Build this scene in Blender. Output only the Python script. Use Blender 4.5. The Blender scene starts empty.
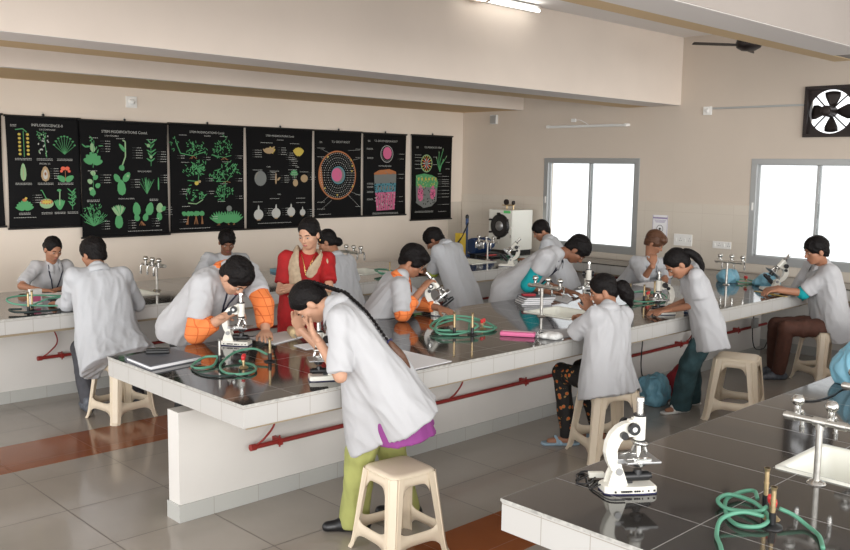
import bpy, bmesh, math, random
import numpy as np
from mathutils import Vector, Matrix, noise
from mathutils.bvhtree import BVHTree

random.seed(7)
S = bpy.context.scene
COL = S.collection
PI = math.pi

# ------------------------------------------------------------------ camera
cd = bpy.data.cameras.new('camera')
cd.sensor_width = 36.0
cd.lens = 898.6 / 850.0 * 36.0
cd.clip_start = 0.05
cam = bpy.data.objects.new('camera', cd)
COL.objects.link(cam)
cam.matrix_world = Matrix(((0.71944, 0.07302, -0.69070, 0.0),
                           (-0.69441, 0.09603, -0.71315, 0.0),
                           (0.01425, 0.99270, 0.11979, 2.0),
                           (0, 0, 0, 1)))
S.camera = cam

# ------------------------------------------------------------------ light
S.view_settings.view_transform = 'Standard'
S.view_settings.look = 'None'
S.view_settings.gamma = 1.0
S.view_settings.use_curve_mapping = False
S.view_settings.exposure = 0.18

W = bpy.data.worlds.new('overcast_sky')
S.world = W
W.use_nodes = True
W.node_tree.nodes['Background'].inputs[0].default_value = (0.98, 0.99, 1.0, 1)
W.node_tree.nodes['Background'].inputs[1].default_value = 1.5

def area(name, loc, target, sx, sy, power, color=(1, 1, 1)):
    l = bpy.data.lights.new(name, 'AREA')
    l.shape = 'RECTANGLE'
    l.size = sx
    l.size_y = sy
    l.energy = power
    l.color = color
    o = bpy.data.objects.new(name, l)
    COL.objects.link(o)
    o.location = loc
    d = Vector(target) - Vector(loc)
    o.rotation_euler = d.to_track_quat('-Z', 'Y').to_euler()
    return o

area('flash', (-0.35, -0.25, 2.3), (3.6, 3.4, 0.7), 0.5, 0.4, 5, (1, 0.97, 0.93)).data.spread = math.radians(75)
area('fill_from_the_left', (-12.0, 4.0, 3.0), (6.0, 5.0, 1.4), 12.0, 4.0, 420, (1, 0.985, 0.96))  # unseen fill lamp, added to brighten the room from the left
area('fill_from_behind', (3.5, -13.0, 3.2), (5.0, 8.0, 1.7), 12.0, 4.0, 1150, (1, 0.985, 0.96))  # unseen fill lamp, added to brighten the chart wall and beam faces
sl = bpy.data.lights.new('fill_sun', 'SUN')  # added fill: soft level sun that lights near and far alike
sl.energy = 1.4
sl.angle = math.radians(32)
sl.color = (1.0, 0.985, 0.965)
so_ = bpy.data.objects.new('fill_sun', sl)
COL.objects.link(so_)
so_.location = (-3, -3, 2.5)
so_.rotation_euler = Vector((0.70, 0.71, -0.04)).to_track_quat('-Z', 'Y').to_euler()

# ------------------------------------------------------------------ materials
def mat(name, col, rough=0.6, metal=0.0, spec=0.5, var=0.0, vscale=6.0, bump=0.0, bscale=80.0, sheen=0.0, emit=None, coat=0.0):
    m = bpy.data.materials.new(name)
    m.use_nodes = True
    nt = m.node_tree
    b = nt.nodes['Principled BSDF']
    b.inputs['Base Color'].default_value = (*col, 1)
    b.inputs['Roughness'].default_value = rough
    b.inputs['Metallic'].default_value = metal
    b.inputs['Specular IOR Level'].default_value = spec
    if sheen:
        b.inputs['Sheen Weight'].default_value = sheen
    if coat:
        b.inputs['Coat Weight'].default_value = coat
        b.inputs['Coat Roughness'].default_value = 0.05
    if emit:
        b.inputs['Emission Color'].default_value = (*emit[0], 1)
        b.inputs['Emission Strength'].default_value = emit[1]
    tc = nt.nodes.new('ShaderNodeTexCoord')
    if var:
        n = nt.nodes.new('ShaderNodeTexNoise')
        n.inputs['Scale'].default_value = vscale
        n.inputs['Detail'].default_value = 4
        nt.links.new(tc.outputs['Object'], n.inputs['Vector'])
        r = nt.nodes.new('ShaderNodeValToRGB')
        r.color_ramp.elements[0].position = 0.3
        r.color_ramp.elements[1].position = 0.7
        r.color_ramp.elements[0].color = (*[c * (1 - var) for c in col], 1)
        r.color_ramp.elements[1].color = (*[min(1, c * (1 + var)) for c in col], 1)
        nt.links.new(n.outputs['Fac'], r.inputs['Fac'])
        nt.links.new(r.outputs['Color'], b.inputs['Base Color'])
    if bump:
        n2 = nt.nodes.new('ShaderNodeTexNoise')
        n2.inputs['Scale'].default_value = bscale
        n2.inputs['Detail'].default_value = 3
        nt.links.new(tc.outputs['Object'], n2.inputs['Vector'])
        bp = nt.nodes.new('ShaderNodeBump')
        bp.inputs['Strength'].default_value = bump
        bp.inputs['Distance'].default_value = 0.01
        nt.links.new(n2.outputs['Fac'], bp.inputs['Height'])
        nt.links.new(bp.outputs['Normal'], b.inputs['Normal'])
    return m

def tile_mat(name, c1, c2, mortar, tw, th, msize, rough, off=(0, 0, 0), axes='XY', spec=0.5, bump=0.15, coat=0.0, var=0.0):
    """rectangular tiles laid out in the surface's own metres"""
    m = bpy.data.materials.new(name)
    m.use_nodes = True
    nt = m.node_tree
    b = nt.nodes['Principled BSDF']
    tc = nt.nodes.new('ShaderNodeTexCoord')
    sp = nt.nodes.new('ShaderNodeSeparateXYZ')
    cb = nt.nodes.new('ShaderNodeCombineXYZ')
    nt.links.new(tc.outputs['Object'], sp.inputs[0])
    nt.links.new(sp.outputs[axes[0]], cb.inputs['X'])
    nt.links.new(sp.outputs[axes[1]], cb.inputs['Y'])
    mp = nt.nodes.new('ShaderNodeMapping')
    mp.inputs['Location'].default_value = off
    nt.links.new(cb.outputs[0], mp.inputs['Vector'])
    br = nt.nodes.new('ShaderNodeTexBrick')
    br.offset = 0.0
    br.squash = 1.0
    br.inputs['Color1'].default_value = (*c1, 1)
    br.inputs['Color2'].default_value = (*c2, 1)
    br.inputs['Mortar'].default_value = (*mortar, 1)
    br.inputs['Scale'].default_value = 1.0
    br.inputs['Mortar Size'].default_value = msize
    br.inputs['Mortar Smooth'].default_value = 0.1
    br.inputs['Brick Width'].default_value = tw
    br.inputs['Row Height'].default_value = th
    nt.links.new(mp.outputs[0], br.inputs['Vector'])
    col = br.outputs['Color']
    if var:
        n = nt.nodes.new('ShaderNodeTexNoise')
        n.inputs['Scale'].default_value = 2.2
        n.inputs['Detail'].default_value = 5
        nt.links.new(tc.outputs['Object'], n.inputs['Vector'])
        mr = nt.nodes.new('ShaderNodeMapRange')
        mr.inputs['From Min'].default_value = 0.3
        mr.inputs['From Max'].default_value = 0.7
        mr.inputs['To Min'].default_value = 1 - var
        mr.inputs['To Max'].default_value = 1 + var
        nt.links.new(n.outputs['Fac'], mr.inputs['Value'])
        mx = nt.nodes.new('ShaderNodeMix')
        mx.data_type = 'RGBA'
        mx.blend_type = 'MULTIPLY'
        mx.inputs[0].default_value = 1.0
        nt.links.new(col, mx.inputs[6])
        nt.links.new(mr.outputs[0], mx.inputs[7])
        col = mx.outputs[2]
    nt.links.new(col, b.inputs['Base Color'])
    rr = nt.nodes.new('ShaderNodeMapRange')
    rr.inputs['To Min'].default_value = rough
    rr.inputs['To Max'].default_value = min(1, rough + 0.5)
    nt.links.new(br.outputs['Fac'], rr.inputs['Value'])
    nt.links.new(rr.outputs[0], b.inputs['Roughness'])
    b.inputs['Specular IOR Level'].default_value = spec
    if coat:
        b.inputs['Coat Weight'].default_value = coat
        b.inputs['Coat Roughness'].default_value = 0.03
    bp = nt.nodes.new('ShaderNodeBump')
    bp.invert = True
    bp.inputs['Strength'].default_value = bump
    bp.inputs['Distance'].default_value = 0.004
    nt.links.new(br.outputs['Fac'], bp.inputs['Height'])
    nt.links.new(bp.outputs['Normal'], b.inputs['Normal'])
    return m

def floral_mat(name):
    m = mat(name, (0.008, 0.007, 0.007), 0.7)
    nt = m.node_tree
    b = nt.nodes['Principled BSDF']
    tc = nt.nodes.new('ShaderNodeTexCoord')
    v = nt.nodes.new('ShaderNodeTexVoronoi')
    v.inputs['Scale'].default_value = 26
    nt.links.new(tc.outputs['Object'], v.inputs['Vector'])
    n = nt.nodes.new('ShaderNodeTexNoise')
    n.inputs['Scale'].default_value = 16
    nt.links.new(tc.outputs['Object'], n.inputs['Vector'])
    r = nt.nodes.new('ShaderNodeValToRGB')
    r.color_ramp.interpolation = 'CONSTANT'
    e = r.color_ramp.elements
    e[0].position = 0.0
    e[0].color = (0.55, 0.10, 0.02, 1)
    e[1].position = 0.28
    e[1].color = (0.30, 0.20, 0.06, 1)
    x = e.new(0.36)
    x.color = (0.008, 0.007, 0.007, 1)
    nt.links.new(v.outputs['Distance'], r.inputs['Fac'])
    r2 = nt.nodes.new('ShaderNodeValToRGB')
    r2.color_ramp.interpolation = 'CONSTANT'
    r2.color_ramp.elements[1].position = 0.5
    nt.links.new(n.outputs['Fac'], r2.inputs['Fac'])
    mx = nt.nodes.new('ShaderNodeMix')
    mx.data_type = 'RGBA'
    mx.inputs[6].default_value = (0.008, 0.007, 0.007, 1)
    nt.links.new(r2.outputs['Color'], mx.inputs[0])
    nt.links.new(r.outputs['Color'], mx.inputs[7])
    nt.links.new(mx.outputs[2], b.inputs['Base Color'])
    return m

def glass_mat():
    m = bpy.data.materials.new('window_glass')
    m.use_nodes = True
    nt = m.node_tree
    nt.nodes.clear()
    o = nt.nodes.new('ShaderNodeOutputMaterial')
    t = nt.nodes.new('ShaderNodeBsdfTransparent')
    t.inputs[0].default_value = (0.97, 0.98, 0.98, 1)
    g = nt.nodes.new('ShaderNodeBsdfGlossy')
    g.inputs['Roughness'].default_value = 0.02
    mx = nt.nodes.new('ShaderNodeMixShader')
    mx.inputs[0].default_value = 0.05
    nt.links.new(t.outputs[0], mx.inputs[1])
    nt.links.new(g.outputs[0], mx.inputs[2])
    nt.links.new(mx.outputs[0], o.inputs[0])
    return m

M = {}
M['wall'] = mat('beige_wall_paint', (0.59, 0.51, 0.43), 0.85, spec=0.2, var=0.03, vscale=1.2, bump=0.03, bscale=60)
M['wall_back'] = mat('lightened_wall_paint', (0.755, 0.665, 0.57), 0.85, spec=0.2, var=0.03, vscale=1.2, bump=0.03, bscale=60)  # wall paint made lighter to stand in for light missing on the chart wall
M['beam_near'] = mat('darkened_beam_paint', (0.34, 0.30, 0.27), 0.85, spec=0.2, var=0.03, vscale=1.5, bump=0.03, bscale=60)  # beam paint darkened to offset the strong lamp light on the nearest beam
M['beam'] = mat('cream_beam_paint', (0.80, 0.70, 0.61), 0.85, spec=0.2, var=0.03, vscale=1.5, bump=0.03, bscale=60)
M['soffit'] = mat('grey_soffit_paint', (0.84, 0.79, 0.75), 0.85, spec=0.2)
M['olive'] = mat('tan_soffit_strip', (0.70, 0.52, 0.31), 0.85, spec=0.2)  # tan tone of the far strip on each beam soffit
M['board'] = mat('tan_underside_board', (0.36, 0.29, 0.20), 0.85, spec=0.2)
M['ceil'] = mat('pale_ceiling_paint', (0.86, 0.83, 0.81), 0.85, spec=0.2, var=0.02, vscale=1.0)
M['floor'] = tile_mat('beige_floor_tile', (0.33, 0.295, 0.255), (0.355, 0.317, 0.274), (0.14, 0.12, 0.10), 0.6, 0.6, 0.0038, 0.13, off=(0.4, 0.4, 0), var=0.05, bump=0.05)
M['band'] = tile_mat('rust_floor_tile', (0.23, 0.070, 0.025), (0.27, 0.085, 0.03), (0.20, 0.07, 0.03), 0.6, 0.6, 0.0028, 0.13, off=(0.4, 0.0, 0), var=0.10, bump=0.05)
M['top'] = tile_mat('dark_granite_tile', (0.030, 0.027, 0.025), (0.042, 0.038, 0.034), (0.30, 0.29, 0.28), 0.33, 0.61, 0.0022, 0.07, off=(-2.36 - 0.0, -2.04, 0), spec=0.75, bump=0.05, var=0.2)
M['edge'] = mat('chipped_slab_edge', (0.42, 0.41, 0.38), 0.6, var=0.3, vscale=45)
M['tile_x'] = tile_mat('cream_apron_tile_long_side', (0.51, 0.50, 0.48), (0.495, 0.485, 0.463), (0.31, 0.28, 0.24), 0.206, 0.5, 0.0018, 0.16, off=(-2.36, 0.2, 0), axes='XZ')
M['tile_y'] = tile_mat('cream_apron_tile_short_side', (0.51, 0.50, 0.48), (0.495, 0.485, 0.463), (0.31, 0.28, 0.24), 0.206, 0.5, 0.0018, 0.16, off=(-3.71, 0.2, 0), axes='YZ')
M['ped'] = mat('white_painted_plinth', (0.68, 0.655, 0.62), 0.75, spec=0.3, var=0.03, vscale=3, bump=0.05, bscale=40)
M['skirt'] = tile_mat('grey_skirting_tile', (0.47, 0.47, 0.45), (0.50, 0.50, 0.47), (0.36, 0.34, 0.31), 0.3, 0.5, 0.0025, 0.25, off=(0.1, 0.2, 0), axes='XZ')
M['walltile'] = tile_mat('cream_wall_tile', (0.60, 0.54, 0.46), (0.62, 0.56, 0.48), (0.50, 0.43, 0.36), 0.40, 0.33, 0.002, 0.18, off=(0.1, 0.165, 0), axes='YZ')
M['walltile_x'] = tile_mat('cream_wall_tile_return', (0.60, 0.54, 0.46), (0.62, 0.56, 0.48), (0.50, 0.43, 0.36), 0.40, 0.33, 0.002, 0.18, off=(0.1, 0.165, 0), axes='XZ')
M['alu'] = mat('grey_aluminium', (0.42, 0.43, 0.43), 0.4, metal=0.5)
M['glass'] = glass_mat()
M['white_plastic'] = mat('white_plastic', (0.80, 0.79, 0.76), 0.4)
M['steel'] = mat('chromed_steel', (0.70, 0.69, 0.66), 0.18, metal=1.0)
M['pipe_steel'] = mat('galvanised_pipe', (0.56, 0.54, 0.50), 0.35, metal=0.9, var=0.15, vscale=30)
M['red_pipe'] = mat('dark_red_pipe_paint', (0.26, 0.022, 0.018), 0.45)
M['sink'] = mat('white_ceramic', (0.80, 0.80, 0.72), 0.12)
M['stool'] = mat('beige_stool_plastic', (0.74, 0.63, 0.48), 0.38, var=0.03, vscale=8)
M['ink'] = mat('black_ink', (0.02, 0.02, 0.02), 0.6)
M['black'] = mat('black_plastic', (0.012, 0.012, 0.013), 0.35)
M['blackmetal'] = mat('blackened_metal', (0.03, 0.022, 0.02), 0.45, metal=0.4)
M['scope'] = mat('ivory_enamel', (0.82, 0.80, 0.72), 0.25, coat=0.3)
M['stage'] = mat('grey_stage_metal', (0.36, 0.36, 0.36), 0.35, metal=0.7)
M['navy'] = mat('navy_rubber', (0.02, 0.02, 0.08), 0.5)
M['brass'] = mat('aged_brass', (0.48, 0.36, 0.20), 0.35, metal=0.8, var=0.2, vscale=60)
M['hose'] = mat('green_rubber_hose', (0.10, 0.30, 0.20), 0.45)
M['darkhose'] = mat('dark_rubber_hose', (0.015, 0.03, 0.028), 0.45)
M['redknob'] = mat('red_knob', (0.60, 0.03, 0.03), 0.35)
M['paper'] = mat('white_paper', (0.80, 0.79, 0.80), 0.8)
M['folder'] = mat('grey_folder_cover', (0.13, 0.135, 0.155), 0.45)
M['pink'] = mat('pink_pouch_fabric', (0.72, 0.16, 0.33), 0.6)
M['blue'] = mat('sky_blue_plastic_bag', (0.19, 0.42, 0.54), 0.4, var=0.15, vscale=9, bump=0.3, bscale=20)
M['redbag'] = mat('dark_red_bag_cloth', (0.34, 0.02, 0.03), 0.7, var=0.2, vscale=10)
M['cloth'] = mat('white_rag', (0.74, 0.74, 0.72), 0.9)
M['wood'] = mat('yellow_pencil_lacquer', (0.65, 0.45, 0.10), 0.4)
M['beige_case'] = mat('beige_cloth_roll', (0.55, 0.42, 0.24), 0.8, var=0.25, vscale=30)
M['skin'] = mat('brown_skin', (0.36, 0.17, 0.10), 0.5, spec=0.35)
M['skin_light'] = mat('light_brown_skin', (0.52, 0.29, 0.19), 0.5, spec=0.35)
M['skin_dark'] = mat('dark_brown_skin', (0.24, 0.105, 0.06), 0.5, spec=0.35)
M['hair'] = mat('black_hair', (0.007, 0.0055, 0.0055), 0.55, spec=0.16, bump=0.7, bscale=90)
M['hair_brown'] = mat('auburn_brown_hair', (0.10, 0.042, 0.020), 0.5, bump=0.5, bscale=90)
M['eyewhite'] = mat('eye_white', (0.36, 0.30, 0.26), 0.3)
M['iris'] = mat('dark_iris', (0.012, 0.008, 0.006), 0.2)
M['lip'] = mat('lips', (0.36, 0.10, 0.09), 0.45)
M['coat'] = mat('white_coat_cotton', (0.47, 0.47, 0.482), 0.85, spec=0.2, bump=0.12, bscale=28, sheen=0.1)
M['coat_blue'] = mat('bluish_white_shirt_cotton', (0.48, 0.49, 0.51), 0.85, spec=0.2, bump=0.12, bscale=28, sheen=0.1)
M['orange'] = tile_mat('orange_check_shirt', (0.82, 0.21, 0.05), (0.86, 0.25, 0.07), (0.62, 0.12, 0.03), 0.05, 0.055, 0.0028, 0.8, axes='XZ', bump=0.0)
M['stripe'] = mat('dark_orange_shirt_stripe', (0.50, 0.06, 0.02), 0.8)
M['teal'] = mat('teal_shirt', (0.0, 0.33, 0.36), 0.8)
M['limesleeve'] = mat('lime_shirt', (0.42, 0.52, 0.06), 0.8)
M['red'] = mat('red_kurta', (0.34, 0.003, 0.005), 0.75, var=0.15, vscale=25, bump=0.2, bscale=40)
M['dupatta'] = mat('beige_scarf', (0.44, 0.34, 0.23), 0.85, var=0.15, vscale=30, bump=0.2, bscale=60)
M['salwar'] = mat('lime_green_cotton', (0.37, 0.385, 0.125), 0.85, var=0.10, vscale=9, bump=0.2, bscale=30)
M['purple'] = mat('magenta_kurta', (0.27, 0.05, 0.24), 0.8)
M['pants_black'] = mat('black_trousers', (0.010, 0.010, 0.011), 0.8)
M['pants_grey'] = mat('charcoal_trousers', (0.065, 0.065, 0.075), 0.8, var=0.15, vscale=20)
M['pants_brown'] = mat('dark_brown_trousers', (0.085, 0.032, 0.020), 0.8, var=0.15, vscale=20)
M['denim'] = mat('dark_teal_denim', (0.030, 0.070, 0.080), 0.8, var=0.3, vscale=14, bump=0.2, bscale=60)
M['floral'] = floral_mat('black_floral_cotton')
M['shoe'] = mat('black_shoe', (0.012, 0.012, 0.014), 0.35)
M['shoe_grey'] = mat('grey_trainer', (0.10, 0.11, 0.13), 0.5, var=0.4, vscale=30)
M['sandal'] = mat('light_blue_sandal', (0.30, 0.42, 0.52), 0.6)
M['sandal_white'] = mat('white_sandal_strap', (0.75, 0.75, 0.72), 0.5)
M['lanyard'] = mat('navy_lanyard', (0.008, 0.010, 0.03), 0.6)
M['gold'] = mat('gold', (0.75, 0.55, 0.2), 0.25, metal=1.0)
M['chart'] = mat('black_chart_vinyl', (0.0035, 0.0035, 0.004), 0.5, spec=0.12, bump=0.1, bscale=8)
M['rod'] = mat('black_rod', (0.006, 0.006, 0.006), 0.4)
M['p_green'] = mat('print_green', (0.07, 0.30, 0.11), 0.6)
M['p_pale'] = mat('print_pale_green', (0.26, 0.42, 0.22), 0.6)
M['p_white'] = mat('print_white', (0.48, 0.48, 0.45), 0.6)
M['p_yellow'] = mat('print_yellow', (0.55, 0.42, 0.07), 0.6)
M['p_tan'] = mat('print_tan', (0.40, 0.28, 0.15), 0.6)
M['p_brown'] = mat('print_brown', (0.26, 0.11, 0.04), 0.6)
M['p_pink'] = mat('print_pink', (0.60, 0.12, 0.25), 0.6)
M['p_red'] = mat('print_red', (0.70, 0.12, 0.06), 0.6)
M['p_grey'] = mat('print_grey', (0.17, 0.18, 0.17), 0.6)
M['p_teal'] = mat('print_teal', (0.07, 0.23, 0.28), 0.6)
M['p_orange'] = mat('print_orange', (0.42, 0.15, 0.05), 0.6)
M['enamel'] = mat('off_white_enamel', (0.72, 0.71, 0.64), 0.35)
M['pumpblue'] = mat('blue_pump_paint', (0.015, 0.045, 0.13), 0.45)
M['yellow'] = mat('yellow_box_paint', (0.62, 0.42, 0.03), 0.5)
M['greenlab'] = mat('green_label', (0.10, 0.55, 0.15), 0.5)
M['lampglow'] = mat('lamp_glow', (1, 1, 1), 0.5, emit=((1, 0.98, 0.92), 6.0))
M['tube'] = mat('frosted_tube', (0.80, 0.80, 0.78), 0.3)
M['woodblock'] = mat('brown_wood', (0.20, 0.09, 0.03), 0.6, var=0.3, vscale=20)
M['notice'] = mat('notice_print_violet', (0.30, 0.24, 0.40), 0.6)

# ------------------------------------------------------------------ mesh helpers
def V(*a):
    return np.array(a, float)

def nrm(a):
    a = np.asarray(a, float)
    return a / max(1e-9, np.linalg.norm(a))

class MB:
    """collects shapes and links them as ONE mesh object"""
    def __init__(self):
        self.v, self.f, self.m, self.s = [], [], [], []

    def add(self, verts, faces, mi=0, smooth=False, X=None):
        o = len(self.v)
        for p in verts:
            p = Vector(p)
            if X is not None:
                p = X @ p
            self.v.append((p.x, p.y, p.z))
        for f in faces:
            self.f.append(tuple(i + o for i in f))
            self.m.append(mi)
            self.s.append(smooth)
        return self

    def box(self, lo, hi, mi=0, bev=0.0, X=None):
        x0, y0, z0 = lo
        x1, y1, z1 = hi
        vs = [(x0, y0, z0), (x1, y0, z0), (x1, y1, z0), (x0, y1, z0), (x0, y0, z1), (x1, y0, z1), (x1, y1, z1), (x0, y1, z1)]
        fs = [(0, 3, 2, 1), (4, 5, 6, 7), (0, 1, 5, 4), (1, 2, 6, 5), (2, 3, 7, 6), (3, 0, 4, 7)]
        if bev > 0:
            bm = bmesh.new()
            bv = [bm.verts.new(p) for p in vs]
            for f in fs:
                bm.faces.new([bv[i] for i in f])
            bmesh.ops.bevel(bm, geom=bm.edges[:], offset=bev, segments=2, profile=0.6, affect='EDGES')
            bm.verts.index_update()
            vs = [v.co.copy() for v in bm.verts]
            fs = [[v.index for v in f.verts] for f in bm.faces]
            bm.free()
        return self.add(vs, fs, mi, False, X)

    def cyl(self, a, b, r0, r1=None, n=16, mi=0, caps=True, X=None, smooth=True):
        r1 = r0 if r1 is None else r1
        a, b = np.array(a, float), np.array(b, float)
        d = nrm(b - a)
        t = V(1, 0, 0) if abs(d[0]) < 0.8 else V(0, 1, 0)
        u = nrm(np.cross(d, t))
        w = np.cross(d, u)
        ring = [u * math.cos(2 * PI * i / n) + w * math.sin(2 * PI * i / n) for i in range(n)]
        A = [a + q * r0 for q in ring]
        B = [b + q * r1 for q in ring]
        self.add(A + B, [(i, (i + 1) % n, n + (i + 1) % n, n + i) for i in range(n)], mi, smooth, X)
        if caps:
            if r0 > 1e-6:
                self.add(A, [tuple(range(n - 1, -1, -1))], mi, False, X)
            if r1 > 1e-6:
                self.add(B, [tuple(range(n))], mi, False, X)
        return self

    def tube(self, pts, r, n=8, mi=0, X=None, closed=False, caps=True):
        pts = [np.array(p, float) for p in pts]
        N = len(pts)
        rs = r if hasattr(r, '__len__') else [r] * N
        T = []
        for i in range(N):
            a = pts[(i - 1) % N] if (closed or i > 0) else pts[0]
            b = pts[(i + 1) % N] if (closed or i < N - 1) else pts[-1]
            T.append(nrm(b - a))
        t = V(0, 0, 1) if abs(T[0][2]) < 0.8 else V(1, 0, 0)
        u = nrm(np.cross(T[0], t))
        vs = []
        for i in range(N):
            u = nrm(u - T[i] * (u @ T[i]))
            w = np.cross(T[i], u)
            for k in range(n):
                an = 2 * PI * k / n
                vs.append(pts[i] + (u * math.cos(an) + w * math.sin(an)) * rs[i])
        fs = []
        for i in range(N if closed else N - 1):
            j = (i + 1) % N
            for k in range(n):
                fs.append((i * n + k, i * n + (k + 1) % n, j * n + (k + 1) % n, j * n + k))
        if not closed and caps:
            fs.append(tuple(range(n - 1, -1, -1)))
            fs.append(tuple(range((N - 1) * n, N * n)))
        return self.add(vs, fs, mi, True, X)

    def lathe(self, prof, n=24, mi=0, X=None, c=(0, 0, 0)):
        vs, fs = [], []
        for r, z in prof:
            for k in range(n):
                a = 2 * PI * k / n
                vs.append((c[0] + r * math.cos(a), c[1] + r * math.sin(a), c[2] + z))
        for i in range(len(prof) - 1):
            for k in range(n):
                fs.append((i * n + k, i * n + (k + 1) % n, (i + 1) * n + (k + 1) % n, (i + 1) * n + k))
        return self.add(vs, fs, mi, True, X)

    def prism(self, poly, h0, h1, mi=0, X=None, smooth=False):
        n = len(poly)
        A = [(p[0], p[1], h0) for p in poly]
        B = [(p[0], p[1], h1) for p in poly]
        self.add(A + B, [(i, (i + 1) % n, n + (i + 1) % n, n + i) for i in range(n)], mi, smooth, X)
        self.add(A, [tuple(range(n - 1, -1, -1))], mi, False, X)
        self.add(B, [tuple(range(n))], mi, False, X)
        return self

    def ell(self, c, r, mi=0, n=14, X=None, rot=None):
        vs, fs = [], []
        nv = max(6, n // 2)
        r = r if hasattr(r, '__len__') else (r, r, r)
        for i in range(nv + 1):
            th = PI * i / nv
            for k in range(n):
                ph = 2 * PI * k / n
                p = V(r[0] * math.sin(th) * math.cos(ph), r[1] * math.sin(th) * math.sin(ph), r[2] * math.cos(th))
                if rot is not None:
                    p = rot @ p
                vs.append(p + np.array(c, float))
        for i in range(nv):
            for k in range(n):
                fs.append((i * n + k, (i + 1) * n + k, (i + 1) * n + (k + 1) % n, i * n + (k + 1) % n))
        return self.add(vs, fs, mi, True, X)

    def build(self, name, mats, parent=None, solid=0.0):
        me = bpy.data.meshes.new(name)
        me.from_pydata(self.v, [], self.f)
        if not isinstance(mats, (list, tuple)):
            mats = [mats]
        for m in mats:
            me.materials.append(M[m] if isinstance(m, str) else m)
        me.polygons.foreach_set('material_index', self.m)
        me.polygons.foreach_set('use_smooth', self.s)
        me.update()
        o = bpy.data.objects.new(name, me)
        COL.objects.link(o)
        if parent is not None:
            o.parent = parent
        if solid:
            md = o.modifiers.new('thickness', 'SOLIDIFY')
            md.thickness = solid
            md.offset = -1
        return o

def tag(o, label, cat, group=None):
    o['label'] = label
    o['category'] = cat
    if group:
        o['group'] = group
    return o

def thing(name, label, cat, loc=(0, 0, 0), rz=0.0, group=None):
    o = bpy.data.objects.new(name, None)
    o.empty_display_size = 0.1
    COL.objects.link(o)
    o.location = loc
    o.rotation_euler = (0, 0, rz)
    return tag(o, label, cat, group)

def struct(o):
    o['kind'] = 'structure'
    return o

def smooth_path(pts, sub=8, closed=False):
    pts = [np.array(p, float) for p in pts]
    n = len(pts)
    out = []
    rng = range(n if closed else n - 1)
    for i in rng:
        p0 = pts[(i - 1) % n] if (closed or i > 0) else pts[0] * 2 - pts[1]
        p1 = pts[i]
        p2 = pts[(i + 1) % n]
        p3 = pts[(i + 2) % n] if (closed or i + 2 < n) else p2 * 2 - p1
        for k in range(sub):
            t = k / sub
            out.append(0.5 * ((2 * p1) + (-p0 + p2) * t + (2 * p0 - 5 * p1 + 4 * p2 - p3) * t * t + (-p0 + 3 * p1 - 3 * p2 + p3) * t ** 3))
    if not closed:
        out.append(pts[-1])
    return out

def text_mesh(body, size, align='CENTER'):
    cu = bpy.data.curves.new('lettering', 'FONT')
    cu.body = body
    cu.size = size
    cu.align_x = align
    cu.resolution_u = 2
    o = bpy.data.objects.new('lettering', cu)
    COL.objects.link(o)
    dg = bpy.context.evaluated_depsgraph_get()
    me = bpy.data.meshes.new_from_object(o.evaluated_get(dg))
    vs = [v.co.copy() for v in me.vertices]
    fs = [tuple(p.vertices) for p in me.polygons]
    bpy.data.objects.remove(o)
    bpy.data.curves.remove(cu)
    bpy.data.meshes.remove(me)
    return vs, fs

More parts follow.
